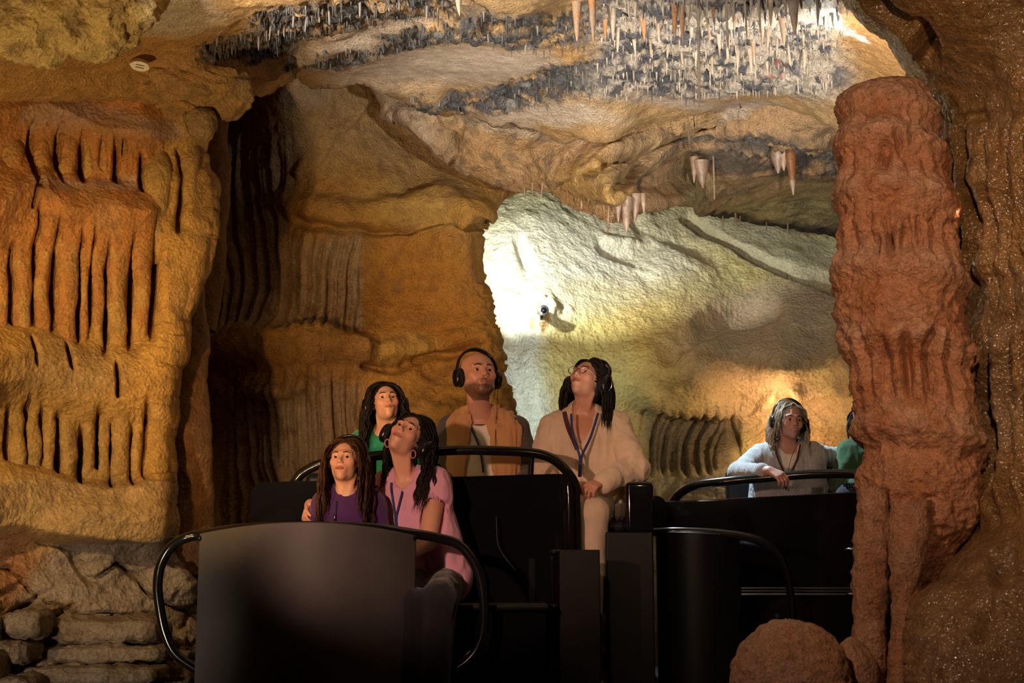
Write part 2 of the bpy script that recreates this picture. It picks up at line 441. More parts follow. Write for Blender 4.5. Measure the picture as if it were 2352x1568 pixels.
def arch_color(px, py, pos):
    n = fbm(pos * 2.5, 4, seed=61); m = fbm(pos * 8, 3, seed=62)
    x, y = px + 50 * n, py + 30 * n
    c = np.zeros(px.shape + (3,)) + np.array((0.55, 0.345, 0.185))
    c = mixc(c, (0.62, 0.50, 0.39), band(x, y, [(860,200,26),(960,290,28),(1010,340,26),(1060,390,16)], 0.6) * 0.85)
    c = mixc(c, (0.55, 0.40, 0.26), blob(x, y, 1000, 300, 110, 80) * 0.6)
    c = mixc(c, (0.47, 0.28, 0.12), blob(x, y, 1140, 330, 120, 90) * 0.7)
    c = mixc(c, (0.62, 0.50, 0.37), blob(x, y, 1230, 280, 150, 30) * 0.8)
    c = mixc(c, (0.55, 0.33, 0.10), blob(x, y, 1370, 410, 110, 70) * 0.8)
    c = mixc(c, (0.36, 0.25, 0.14), blob(x, y, 1480, 350, 120, 60, -25) * 0.6)
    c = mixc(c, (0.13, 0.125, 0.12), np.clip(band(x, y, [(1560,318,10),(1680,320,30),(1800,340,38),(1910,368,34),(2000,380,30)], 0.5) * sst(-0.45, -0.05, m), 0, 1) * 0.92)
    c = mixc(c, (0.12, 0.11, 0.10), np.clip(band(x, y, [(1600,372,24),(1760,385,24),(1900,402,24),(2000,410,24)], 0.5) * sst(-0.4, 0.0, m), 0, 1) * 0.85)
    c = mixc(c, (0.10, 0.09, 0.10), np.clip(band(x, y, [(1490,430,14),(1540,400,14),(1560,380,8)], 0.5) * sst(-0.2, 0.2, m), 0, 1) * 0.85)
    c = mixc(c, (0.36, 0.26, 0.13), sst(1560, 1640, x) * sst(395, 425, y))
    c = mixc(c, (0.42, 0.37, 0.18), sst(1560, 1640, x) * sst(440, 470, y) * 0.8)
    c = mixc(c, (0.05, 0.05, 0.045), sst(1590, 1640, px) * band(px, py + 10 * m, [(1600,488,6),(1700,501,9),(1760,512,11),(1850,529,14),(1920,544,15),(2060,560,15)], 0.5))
    c = mixc(c, (0.12, 0.10, 0.08), speck(pos, 12, 63, 0.15, 0.4) * 0.5)
    return c
nx, ny = 460, 170
u = np.linspace(840, 2080, nx); t = np.linspace(0, 1, ny)
PX = np.repeat(u[None], ny, 0)
bot = smooth_curve(ARCH_B, u) + 4 * vnoise(np.stack([u / 26, 0 * u, 0 * u], -1), 13) + 2 * vnoise(np.stack([u / 8, 0 * u, 0 * u], -1), 14)
top = np.minimum(smooth_curve(LIP, u) - 60, bot - 30)
PY = top + (bot - top)[None] * t[:, None]
arch_depth = tps([(850,150,9.2),(850,185,9.1),(900,235,9.2),(1010,345,9.3),(1080,395,9.3),(1150,428,9.35),(1200,436,9.3),(1000,260,9.05),(1100,300,9.1),(1150,360,9.1),
    (1250,300,9.0),(1250,380,8.9),(1290,440,8.8),(1380,380,8.45),(1400,430,8.3),(1430,490,8.5),(1340,470,8.7),(1500,470,8.9),(1480,380,8.75),(1560,330,9.0),
    (1600,400,9.5),(1700,320,9.1),(1700,390,9.5),(1700,460,10.1),(1700,500,10.6),(1850,330,9.1),(1850,390,9.6),(1850,460,10.3),(1850,530,10.8),(2050,300,8.9),(2050,460,10.2),(2050,560,10.7),(1560,465,9.3),(1200,200,9.4),(1600,200,9.4)])
Yd = arch_depth(PX, PY) + rounded(bot[None] - PY, 26, 0.16)
PX, PY, Yd = curl(PX, PY, Yd, 'bottom', 0, -40, 1.3)
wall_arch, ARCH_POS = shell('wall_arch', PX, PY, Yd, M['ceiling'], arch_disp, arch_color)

# ---------------------------------------------------------------- ochre wall in the middle
MID_R = [(60,1250),(400,1240),(440,1180),(480,1125),(520,1114),(600,1108),(660,1112),(700,1128),(760,1146),(800,1152),(870,1166),(950,1168),(1050,1162),(1320,1160),(1760,1160)]
def flute(px, py, pos, period, seed, warp=10):
    x = px + warp * vnoise(np.stack([px / 160, py / 130, 0 * px], -1), seed) * 2 + 4 * vnoise(np.stack([px / 30, py / 60, 0 * px], -1), seed + 1)
    s = np.sin(x / period * math.pi); a = np.abs(s) ** 0.6
    b = np.abs(np.sin(x / (period * 0.61) * math.pi + 1.3)) ** 0.7
    k = 0.5 + 0.5 * vnoise(np.stack([x / (period * 1.6), py / 260, 0 * px], -1), seed + 2)
    return a * (0.5 + 0.5 * k) + 0.45 * b * (1 - k)
def mid_masks(px, py, pos):
    w = 26 * fbm(pos * 3, 3, seed=71)
    x, y = px + w, py + w * 0.7
    A = sst(490, 540, x) * (1 - sst(815, 850, x)) * sst(500, 545, y - 30 * np.sin((px - 540) / 130)) * (1 - sst(745, 785, y))
    A = np.maximum(A, sst(470, 520, x) * (1 - sst(640, 690, x)) * sst(250, 420, y) * (1 - sst(745, 785, y)))
    B = sst(500, 550, x) * (1 - sst(815, 850, x)) * sst(835, 900, y + 0.12 * (px - 700) * -1)
    return A, B, x, y
def mid_disp(px, py, pos):
    A, B, x, y = mid_masks(px, py, pos)
    d = 0.05 * fbm(pos * 1.6, 3, seed=72) + 0.022 * fbm(pos * 6, 4, seed=73) + 0.006 * fbm(pos * 22, 3, seed=74)
    d = d + A * (0.085 * flute(px, py, pos, 26, 75) - 0.05) + B * (0.09 * flute(px, py, pos, 30, 85) - 0.06)
    w = 18 * fbm(pos * 4, 2, seed=76)
    for pts, a in (([(470,800,30),(600,790,34),(720,785,34),(830,800,24)], 0.15), ([(590,870,24),(640,900,20),(700,880,16)], 0.08), ([(840,842,8),(950,836,10),(1050,812,9),(1115,790,6)], -0.10),
                   ([(850,815,22),(950,805,22),(1060,780,18)], 0.06), ([(690,505,10),(830,527,9),(930,520,9),(1010,506,9),(1110,516,7)], -0.09),
                   ([(680,470,26),(830,495,26),(1000,470,28),(1110,490,20)], 0.09), ([(480,530,12),(480,760,12)], -0.1), ([(690,400,9),(760,300,9),(850,230,9)], 0.03)):
        d = d + a * band(px + w, py + w, pts, 0.9)
    sp = np.clip(fbm(pos * 9, 3, seed=77, ridged=True), 0, 1) * sst(1070, 1130, px) * sst(600, 640, py) * (1 - sst(830, 880, py))
    lowrock = sst(850, 900, px) * sst(860, 900, py)
    lowrock = np.maximum(lowrock, sst(560, 640, px) * sst(760, 800, py) * (1 - sst(850, 900, py)))
    return d + 0.05 * sp + 0.055 * lowrock * fbm(pos * 6, 4, seed=78) - 0.03 * lowrock * np.clip(fbm(pos * np.array((9, 9, 4)), 3, seed=79, ridged=True), 0, 1)
def mid_color(px, py, pos):
    A, B, x, y = mid_masks(px, py, pos)
    n = fbm(pos * 2.4, 4, seed=81)
    c = np.zeros(px.shape + (3,)) + np.array((0.49, 0.27, 0.065))
    c = mixc(c, (0.48, 0.22, 0.045), blob(x, y, 990, 680, 150, 150) * 0.7)
    c = mixc(c, (0.58, 0.40, 0.13), blob(x, y, 930, 800, 90, 40) * 0.7 + blob(x, y, 950, 470, 110, 50) * 0.5)
    c = mixc(c, (0.44, 0.27, 0.12), sst(0.05, 0.4, n) * 0.5)
    c = mixc(c, (0.48, 0.33, 0.17), (1 - sst(300, 480, y)) * 0.7)
    c = mixc(c, (0.45, 0.33, 0.21), np.maximum(A, B) * 0.85)
    c = mixc(c, (0.52, 0.43, 0.32), A * sst(700, 760, x) * sst(0.0, 0.3, fbm(pos * np.array((9, 9, 1.5)), 3, seed=82)) * 0.9)
    c = mixc(c, (0.54, 0.46, 0.34), B * blob(x, y, 680, 1010, 60, 110) * 0.9)
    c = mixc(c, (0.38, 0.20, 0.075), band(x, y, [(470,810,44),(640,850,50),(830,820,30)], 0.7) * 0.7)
    c = mixc(c, (0.20, 0.10, 0.04), (1 - sst(440, 520, x)) * 0.6)  # shade of the recess put into the colour towards the left edge
    c = mixc(c, (0.54, 0.44, 0.33), blob(x, y, 700, 200, 60, 40) * 0.6)
    c = mixc(c, (0.30, 0.17, 0.07), speck(pos, 9, 83, 0.2, 0.5) * 0.5)
    return c
nx, ny = 330, 420
v = np.r_[np.linspace(60, 1260, ny - 30), np.linspace(1265, 1740, 30)]; rr = smooth_curve(MID_R, v) + 5 * vnoise(np.stack([v / 34, 0 * v, 0 * v], -1), 23) + 3 * vnoise(np.stack([v / 9, 0 * v, 0 * v], -1), 24)
t = np.linspace(0, 1, nx)
PX = 360 + (rr[:, None] - 360) * t[None]; PY = np.repeat(v[:, None], nx, 1)
mid_depth = tps([(400,150,9.5),(400,700,9.3),(400,1250,9.0),(560,200,9.3),(650,180,8.8),(650,300,9.1),(560,400,9.6),(560,650,9.5),(800,250,9.3),(900,350,9.6),(1000,420,9.7),
    (1200,300,10.0),(1200,420,10.0),(900,120,9.5),(1200,100,10),(750,500,9.25),(830,530,9.3),(950,500,9.35),(1060,510,9.3),(950,650,9.4),(1060,650,9.35),(1110,650,9.45),(850,650,9.45),
    (700,650,9.35),(700,790,9.1),(600,800,9.15),(800,800,9.15),(950,790,9.25),(1000,840,9.35),(1100,780,9.25),(700,950,9.2),(820,950,9.3),(1000,920,9.15),(1100,920,9.2),
    (620,1100,9.1),(800,1200,9.0),(1100,1200,9.1),(500,1000,9.5),(500,1250,9.2),(400,1740,8.9),(800,1740,8.9),(1160,1740,8.9)])
Yd = mid_depth(PX, PY) + rounded(rr[:, None] - PX, 34, 0.30)
PX, PY, Yd = curl(PX, PY, Yd, 'right', -36, 0, 1.2)
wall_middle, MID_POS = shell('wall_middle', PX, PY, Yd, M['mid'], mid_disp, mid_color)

# ---------------------------------------------------------------- pale far chamber wall
def far_masks(px, py, pos):
    w = 24 * fbm(pos * 2.2, 3, seed=91)
    x, y = px + w, py + w
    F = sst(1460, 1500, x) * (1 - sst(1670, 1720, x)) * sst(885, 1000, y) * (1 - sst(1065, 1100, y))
    G = band(x, y, [(1590,505,10),(1700,570,9),(1830,622,12),(1940,668,16)], 0.8)
    return F, G, x, y
def far_disp(px, py, pos):
    F, G, x, y = far_masks(px, py, pos)
    pale = blob(x, y, 1780, 560, 220, 50, 18)
    smooth = np.clip(blob(x, y, 1790, 740, 230, 110, -14) + pale, 0, 1)
    d = 0.10 * fbm(pos * 0.9, 3, seed=92) + 0.03 * fbm(pos * 3.2, 3, seed=93)
    sc = fbm(pos * np.array((15, 15, 11)), 2, seed=94)
    d = d + 0.010 * sc * (1 - 0.8 * smooth) + 0.0065 * fbm(pos * np.array((30, 30, 22)), 2, seed=95) * (1 - 0.7 * smooth)
    d = d - 0.16 * G
    d = d + F * (0.11 * flute(px, py, pos, 26, 96, 22) - 0.08)
    for pts, a in (([(1120,620,10),(1180,640,14),(1205,600,16),(1195,560,12)], -0.10), ([(1160,740,18),(1180,800,22),(1200,950,24)], -0.08), ([(1440,470,14),(1480,540,14),(1640,590,14)], -0.04),
                   ([(1380,560,14),(1450,580,14),(1500,570,10)], -0.07), ([(1380,540,9),(1440,553,9)], 0.05), ([(1500,915,24),(1620,935,24),(1690,935,18)], 0.08), ([(1830,905,10),(1900,885,10),(1960,870,10)], 0.12),
                   ([(1700,960,10),(1780,920,10)], 0.05), ([(1540,820,22),(1650,740,24),(1760,700,20)], -0.10)):
        d = d + a * band(x, y, pts, 0.9)
    lump = blob(px, py, 1246, 712, 34, 34) * (1 - blob(px, py, 1246, 712, 13, 13))
    d = d + lump * (0.05 + 0.05 * fbm(pos * 14, 3, seed=97))
    bank = sst(1085, 1110, py) * sst(1440, 1500, px)
    return d + bank * 0.05 * fbm(pos * 6, 4, seed=98, ridged=True)
def far_color(px, py, pos):
    F, G, x, y = far_masks(px, py, pos)
    n = fbm(pos * 1.8, 4, seed=101); m = fbm(pos * 7, 3, seed=102)
    c = np.zeros(px.shape + (3,)) + np.array((0.52, 0.42, 0.17))
    c = mixc(c, (0.64, 0.60, 0.44), blob(x, y, 1330, 590, 300, 150) * 0.9)
    c = mixc(c, (0.70, 0.68, 0.58), blob(x, y, 1280, 570, 150, 70) * 0.8 + blob(x, y, 1450, 600, 130, 50) * 0.6)
    c = mixc(c, (0.66, 0.66, 0.56), band(x, y, [(1190,750,50),(1200,900,70),(1215,1100,80)], 0.5) * 0.9)
    c = mixc(c, (0.46, 0.33, 0.10), blob(x, y, 1500, 790, 170, 110) * 0.8)
    c = mixc(c, (0.50, 0.43, 0.16), blob(x, y, 1360, 850, 110, 100) * 0.8)
    c = mixc(c, (0.46, 0.36, 0.26), blob(x, y, 1790, 740, 240, 110, -14) * 0.9)
    c = mixc(c, (0.50, 0.46, 0.33), blob(x, y, 1780, 560, 230, 50, 18) * 0.9)
    c = mixc(c, (0.40, 0.27, 0.13), band(x, y, [(1620,860,34),(1760,860,34),(1950,840,40)], 0.6) * sst(-0.3, 0.1, m) * 0.85)
    c = mixc(c, (0.62, 0.43, 0.23), blob(x, y, 1790, 930, 170, 60) * 0.9)
    c = mixc(c, (0.46, 0.28, 0.12), sst(1700, 1750, x) * sst(960, 1000, y) * 0.85)
    c = mixc(c, (0.11, 0.088, 0.06), F * 0.9)  # shadow under the overhang put into the flutes as a darker colour
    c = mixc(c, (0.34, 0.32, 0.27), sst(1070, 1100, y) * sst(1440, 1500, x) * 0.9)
    c = mixc(c, (0.15, 0.11, 0.05), G * 0.4)
    c = mixc(c, (0.30, 0.16, 0.05), blob(px, py, 1250, 738, 12, 22) * 0.8 + blob(px, py, 1222, 740, 8, 14) * 0.8)
    return c
nx, ny = 360, 320
u = np.linspace(1030, 2080, nx); v = np.r_[np.linspace(360, 1230, ny - 24), np.linspace(1235, 1660, 24)]
PX, PY = np.meshgrid(u, v)
far_depth = tps([(1050,400,12),(1300,400,12.3),(1600,400,12.6),(2050,400,12.5),(1110,600,11.4),(1200,560,11.5),(1400,560,11.9),(1600,520,12.3),(1900,560,12.2),
    (1180,700,11.1),(1245,712,11.05),(1400,700,11.4),(1600,700,11.5),(1850,650,11.6),(1950,640,11.7),(1700,760,11.3),(1900,780,11.0),(1180,900,10.9),(1300,900,11.0),(1450,880,11.0),
    (1600,870,10.8),(1800,850,10.6),(1950,830,10.4),(1500,940,11.2),(1600,960,11.4),(1700,930,11.3),(1850,920,11.1),(1950,890,10.7),(1550,1050,11.3),(1700,1020,11.2),(1850,1010,10.9),(1960,980,10.7),
    (1200,1100,10.8),(1400,1100,10.8),(1550,1110,10.8),(1600,1150,10.0),(1700,1160,10.0),(1900,1150,10.2),(1050,1250,10.5),(2050,1250,9.8),(1550,1250,9.5),(1050,1660,9.9),(1550,1660,9.2),(2050,1660,9.3)])
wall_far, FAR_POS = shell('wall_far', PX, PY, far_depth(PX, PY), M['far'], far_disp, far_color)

# ---------------------------------------------------------------- flowstone wall on the left
LEFT_R = [(200,470),(260,470),(300,464),(400,468),(500,470),(580,462),(640,444),(700,425),(760,405),(830,392),(900,386),(1000,377),(1100,373),(1200,372),(1250,374),(1275,410),(1320,452),(1420,470),(1700,480)]
SLITS = [(64,300,490,8),(128,300,425,9),(183,300,412,9),(227,300,372,6),(258,290,412,8),(276,300,350,5),(316,330,420,6),(404,330,560,9),(22,570,785,9),(76,500,785,9),(121,490,790,8),(180,500,795,9),
         (207,500,740,5),(243,515,805,9),(300,510,800,8),(352,470,790,9),(14,950,1090,7),(57,925,1095,9),(92,945,1070,8),(129,945,1095,9),(182,950,1110,9),(222,905,1060,9),(255,935,1110,9),(303,950,1115,8),(332,900,1110,7),
         (60,800,880,5),(150,790,860,5),(260,800,900,5)]
def left_disp(px, py, pos):
    w = 14 * fbm(pos * 3, 3, seed=111); x, y = px + w, py + w
    y = y + 20 * np.sin(px / 62.0 + 0.8) * (1 - sst(1180, 1240, py)) + 16 * np.sin(px / 31.0) * sst(400, 440, py) * (1 - sst(500, 540, py)) - 0.06 * (px - 200)
    inner = 1 - sst(320, 380, x)
    tiers = interp([(180,0.12),(240,0.10),(290,0.15),(340,0.07),(390,0.03),(430,0.08),(480,0.14),(530,0.09),(600,0.03),(760,0.0),(800,0.07),(850,0.13),(905,0.12),(960,0.03),(1080,-0.01),
                    (1110,0.08),(1180,0.15),(1228,0.13),(1246,-0.02),(1290,-0.05),(1380,0.02),(1700,0.05)], y)
    plain = interp([(200,0),(300,0.08),(350,0.03),(420,0.08),(700,0.05),(800,0.09),(1000,0.07),(1225,0.08),(1246,-0.02),(1700,0.04)], y)
    d = inner * tiers + (1 - inner) * plain
    for sx, ya, yb, hw in SLITS:
        tp = sst(ya, ya + 0.4 * (yb - ya), y) * (1 - sst(yb - 0.2 * (yb - ya), yb, y))
        q = np.clip(np.abs(px + 0.35 * w - sx - 5 * np.sin((py - ya) / 70)) / (hw * 2.6), 0, 1)
        d = d - 0.15 * tp * (1 - np.sqrt(1 - (1 - q) ** 2 + 1e-9)) - 0.10 * tp * (q < 0.3)
    low = sst(1235, 1255, y)
    d = d + 0.03 * fbm(pos * 3, 3, seed=112) + 0.013 * fbm(pos * 11, 4, seed=113) + 0.004 * fbm(pos * 45, 2, seed=114)
    d = d + (1 - low) * 0.03 * fbm(pos * np.array((9, 9, 1.6)), 3, seed=115) * (1 - inner)
    rough = sst(1090, 1130, y)
    d = d + rough * 0.03 * fbm(pos * 7, 4, seed=116)
    # raked cracks of the crag
    a = (px * 0.75 + py * 1.0) / 24 + 1.6 * fbm(pos * 3, 3, seed=117)
    crack = np.clip(1 - np.abs(np.sin(a)) * 1.9, 0, 1) * sst(-0.25, 0.25, fbm(pos * 4, 2, seed=119)) + 0.8 * np.clip(1 - np.abs(np.sin((px * -0.5 + py * 1.0) / 38 + 2.4 * fbm(pos * 3.3, 3, seed=120))) * 3.0, 0, 1)
    d = d - low * (0.085 * crack) + low * 0.05 * fbm(pos * np.array((5, 5, 9)), 4, seed=118)
    d = d - 0.07 * band(px, py + w, [(55,318,6),(62,400,7),(55,480,5)], 0.6)
    return d
def left_color(px, py, pos):
    n = fbm(pos * 2.6, 4, seed=121); w = 30 * n; x, y = px + w, py + w
    c = np.zeros(px.shape + (3,)) + np.array((0.58, 0.33, 0.085))
    c = mixc(c, (0.52, 0.215, 0.06), (1 - sst(330, 400, x)) * (1 - sst(560, 720, y)) * 0.9)
    c = mixc(c, (0.50, 0.34, 0.25), band(x, y, [(40,285,18),(200,275,24),(400,300,20)], 0.7) * 0.8 + band(x, y, [(60,432,14),(200,420,18),(330,425,16)], 0.7) * 0.7)
    c = mixc(c, (0.52, 0.33, 0.14), blob(x, y, 130, 850, 150, 60) * 0.7)
    c = mixc(c, (0.56, 0.36, 0.15), sst(1090, 1120, y) * 0.8)
    c = mixc(c, (0.44, 0.185, 0.08), blob(x, y, 20, 1310, 90, 80) * 0.8)
    low = sst(1238, 1258, y) * sst(60, 130, x + 0.8 * (y - 1300))
    c = mixc(c, (0.40, 0.305, 0.215), low)
    c = mixc(c, (0.47, 0.28, 0.12), sst(0.1, 0.5, fbm(pos * 6, 3, seed=122)) * 0.4 * (1 - low))
    c = mixc(c, (0.22, 0.12, 0.05), speck(pos, 10, 123, 0.22, 0.5) * 0.4)
    return c
nx, ny = 320, 440
v = np.linspace(190, 1720, ny); rr = smooth_curve(LEFT_R, v) + 5 * vnoise(np.stack([v / 40, 0 * v, 0 * v], -1), 33) + 2 * vnoise(np.stack([v / 11, 0 * v, 0 * v], -1), 34)
t = np.linspace(0, 1, nx)
PX = -260 + (rr[:, None] + 260) * t[None]; PY = np.repeat(v[:, None], nx, 1)
left_depth = tps([(-260,200,6.1),(-260,700,6.0),(-260,1200,6.1),(-260,1700,5.6),(0,200,6.7),(0,700,6.7),(0,1200,6.7),(0,1450,6.6),(0,1700,6.2),(200,200,7.0),(200,600,6.95),(200,1000,6.95),(200,1240,6.9),(200,1450,6.9),(200,1700,6.4),
    (400,250,7.1),(460,400,7.3),(420,600,7.15),(370,900,7.1),(365,1200,7.05),(440,1400,7.3),(440,1700,6.9)])
Yd = left_depth(PX, PY) + rounded(rr[:, None] - PX, 40, 0.22)
PX, PY, Yd = curl(PX, PY, Yd, 'right', -40, 0, 1.6)
wall_left, LEFT_POS = shell('wall_left', PX, PY, Yd, M['flow'], left_disp, left_color)

# ---------------------------------------------------------------- wet flowstone wall on the right
RIGHT_L = [(-380,1830),(-60,1890),(0,1930),(40,1975),(90,2040),(130,2068),(180,2090),(240,2095),(400,2095),(800,2120),(1000,2140),(1140,2140),(1200,2150),(1250,2155),
           (1290,2145),(1330,2132),(1380,2116),(1450,2102),(1520,2094),(1800,2080)]
def right_disp(px, py, pos):
    w = 16 * fbm(pos * 4, 3, seed=131); x, y = px + w, py + w
    fl = sst(2150, 2200, x) * sst(230, 330, y) * (1 - sst(1120, 1230, y)) * (1 - 0.75 * blob(x, y, 2300, 690, 120, 60))
    d = 0.05 * fbm(pos * 2.4, 3, seed=132) + 0.025 * fbm(pos * 7, 4, seed=133) + 0.008 * fbm(pos * 28, 3, seed=134)
    d = d + fl * (0.10 * flute(px, py, pos, 40, 135, 12) - 0.05)
    for b, a in (((2050,36,46,20,35), -0.10), ((2122,96,22,46,-22), -0.10), ((2115,138,14,12,0), -0.06), ((2230,262,24,12,0), -0.05), ((2300,1290,24,40,20), -0.06), ((2260,1420,18,44,15), -0.05), ((2180,1480,14,40,10), -0.03)):
        d = d + a * blob(x, y, *b, soft=0.6)
    return d + 0.03 * sst(1230, 1300, y) * fbm(pos * 6, 3, seed=136)
def right_color(px, py, pos):
    n = fbm(pos * 4, 4, seed=141)
    c = np.zeros(px.shape + (3,)) + np.array((0.46, 0.245, 0.085))
    c = mixc(c, (0.30, 0.14, 0.05), sst(0.0, 0.45, n) * 0.7)
    c = mixc(c, (0.44, 0.27, 0.15), sst(0.05, 0.5, fbm(pos * 2.2, 3, seed=142)) * 0.6)
    c = mixc(c, (0.42, 0.24, 0.11), sst(1220, 1320, py) * 0.6)
    return c
nx, ny = 200, 400
v = np.linspace(-380, 1800, ny); ll = smooth_curve(RIGHT_L, v) + 5 * vnoise(np.stack([v / 30, 0 * v, 0 * v], -1), 43) + 2 * vnoise(np.stack([v / 9, 0 * v, 0 * v], -1), 44)
t = np.linspace(0, 1, nx) ** 1.25
PX = ll[:, None] + (2700 - ll[:, None]) * t[None]; PY = np.repeat(v[:, None], nx, 1)
right_depth = tps([(1950,0,4.95),(2100,100,4.9),(2352,50,4.65),(2700,0,4.2),(2105,300,5.5),(2105,600,5.55),(2175,500,5.2),(2250,300,4.98),(2352,400,4.75),(2700,400,4.2),(2130,800,5.55),(2195,800,5.22),(2250,800,4.95),(2320,800,4.8),(2700,800,4.2),
    (2180,1150,5.4),(2262,1150,4.9),(2352,1150,4.65),(2110,1400,4.6),(2250,1350,4.35),(2352,1400,4.2),(2700,1400,3.5),(2090,1568,4.4),(2300,1568,4.05),(2100,1800,4.2),(2700,1800,3.4),(1880,-300,4.5),(2700,-300,4.0)])
Yd = right_depth(PX, PY) + rounded(PX - ll[:, None], 40, 0.2)
PX, PY, Yd = curl(PX, PY, Yd, 'left', 40, 0, 1.4)
wall_right, RIGHT_POS = shell('wall_right', PX, PY, Yd, M['wet'], right_disp, right_color)

# ---------------------------------------------------------------- floor
nx, ny = 120, 120
gx, gy = np.meshgrid(np.linspace(-5, 5, nx), np.linspace(-1.5, 13.5, ny))
fp = np.stack([gx, gy, 0.03 * fbm(np.stack([gx, gy, 0 * gx], -1) * 1.5, 4, seed=151) - 0.03], -1)
fc = np.zeros(fp.shape) + np.array((0.16, 0.12, 0.09))
floor = mesh_np('floor', fp.reshape(-1, 3), grid_faces(ny, nx), M['crag'], None, fc.reshape(-1, 3)); floor['kind'] = 'structure'

# ================================================================ rock pieces
def ellipsoid(center, rad, nu=48, nv=32):
    th = np.linspace(0, 2 * math.pi, nu, endpoint=False); ph = np.linspace(0.02, math.pi - 0.02, nv)
    T, F = np.meshgrid(th, ph)
    n = np.stack([np.cos(T) * np.sin(F), np.sin(T) * np.sin(F), np.cos(F)], -1)
    return n, np.asarray(center) + n * np.asarray(rad), grid_faces(nv, nu, True)

def rock(name, center, rad, amp, freq, col, mat, parent=None, seed=0, nu=64, nv=44, col2=None, ridged=False, power=1.0, groove=0.0):
    n, pos, f = ellipsoid(center, rad, nu, nv)
    if power != 1.0:
        nn = np.sign(n) * np.abs(n) ** power
        pos = np.asarray(center) + nn * np.asarray(rad)
    pos = pos + n * (amp * fbm(pos * freq, 4, seed=seed, ridged=ridged) + amp * 0.3 * fbm(pos * freq * 4, 3, seed=seed + 3))[..., None]
    if groove: pos = pos + n * (groove * fbm(pos * np.array((26, 10, 5)), 3, seed=seed + 6) - groove * np.clip(fbm(pos * np.array((5, 3, 14)), 3, seed=seed + 8, ridged=True), 0.3, 1))[..., None]
    c = np.zeros(pos.shape) + np.array(col)
    if col2 is not None: c = mixc(c, col2, sst(-0.1, 0.4, fbm(pos * freq * 1.7, 3, seed=seed + 9)))
    return mesh_np(name, pos.reshape(-1, 3), f, mat, parent, c.reshape(-1, 3))

def drip_tube(name, pts, rads, mat, parent, col, amp=0.012, freq=14, seed=0, nseg=28, n_along=10, col2=None, stretch=(1, 1, 0.35)):
    """a rock column or stalactite along points with radii"""
    c = catmull(np.c_[np.array(pts, float), np.array(rads, float)], n_along)
    pts, r = c[:, :3], np.maximum(c[:, 3], 0.0006)
    th = np.linspace(0, 2 * math.pi, nseg, endpoint=False)
    ring = np.stack([np.cos(th), np.sin(th), 0 * th], -1)
    pos = pts[:, None] + ring[None] * r[:, None, None]
    d = fbm(pos * freq * np.array(stretch), 3, seed=seed) * amp + fbm(pos * freq * 3.5, 2, seed=seed + 4) * amp * 0.35
    pos = pos + ring[None] * (d * np.clip(r / (amp * 2.5), 0, 1)[:, None])[..., None]
    cc = np.zeros(pos.shape) + np.array(col)
    if col2 is not None: cc = mixc(cc, col2, sst(-0.15, 0.35, fbm(pos * freq * 0.6, 3, seed=seed + 11)))
    return mesh_np(name, pos.reshape(-1, 3), grid_faces(len(pts), nseg, True), mat, parent, cc.reshape(-1, 3))

# hanging rocks of the ceiling at the left
rock('hanging_rock', P(120, -10, 5.65), (0.42, 0.30, 0.235), 0.075, 8, (0.62, 0.46, 0.19), M['ceiling'], ceiling, 161, 150, 110, (0.42, 0.30, 0.14), True)
rock('hanging_rock', P(462, 284, 6.95), (0.085, 0.09, 0.085), 0.02, 11, (0.45, 0.30, 0.14), M['ceiling'], ceiling, 171, 60, 44, (0.30, 0.2, 0.1))
rock('hanging_rock', P(440, 210, 7.0), (0.30, 0.24, 0.13), 0.085, 7, (0.56, 0.34, 0.13), M['ceiling'], ceiling, 176, 100, 76, (0.44, 0.28, 0.12))

# flowstone columns of the left wall: top x, y, bottom x, y, half widths
COLS = [(97,292,94,432,20,15),(156,285,154,416,22,17),(206,290,204,412,17,13),(242,295,238,408,12,10),(296,285,288,402,15,13),
        (99,470,98,800,19,17),(150,470,151,800,24,22),(194,500,194,795,11,10),(225,500,226,805,15,13),(272,470,270,810,24,21),(327,465,322,805,21,18),
        (4,560,4,795,14,13),(49,550,48,795,23,19),
        (36,920,40,1112,18,15),(75,935,78,1115,14,13),(111,935,108,1118,15,13),(156,925,156,1120,22,19),(202,925,203,1120,16,14),(239,920,236,1120,14,12),(280,920,274,1122,21,18),(318,905,312,1122,12,11),
        (362,345,362,610,36,18),(436,310,434,570,24,20),(26,300,30,500,28,22)]
rng = random.Random(4)
for i, (x0, y0, x1, y1, r0, r1) in enumerate(COLS):
    Yc = float(left_depth(np.array(0.5 * (x0 + x1)), np.array(0.5 * (y0 + y1)))) 
    tr = interp([(300,-0.05),(350,-0.03),(460,-0.05),(700,0.0),(1100,0.0)], 0.5 * (y0 + y1)); Yc = Yc + 0.5 * (r0 + r1) * Yc / FPX * 0.55 + float(tr)
    k = Yc / FPX; n = 6; pts = []; rs = []
    for j in range(n):
        f = j / (n - 1)
        x = x0 + (x1 - x0) * f + rng.uniform(-2.5, 2.5); y = y0 + (y1 - y0) * f
        pts.append(P(x, y, Yc + (0.05 if j == 0 else 0.02 if j == n - 1 else 0) - 0.02 * math.sin(math.pi * f))); rs.append((r0 + (r1 - r0) * f) * k * rng.uniform(0.9, 1.1) * (0.72 if j == 0 else 1.0))
    warm = (0.53, 0.245, 0.07) if y0 < 700 else (0.57, 0.33, 0.09)
    if x0 > 350: warm = (0.50, 0.31, 0.10)
    drip_tube('flowstone_column', pts, rs, M['flow'], wall_left, warm, 0.012, 12, 200 + i * 13, 24, 9, (0.56, 0.33, 0.10))
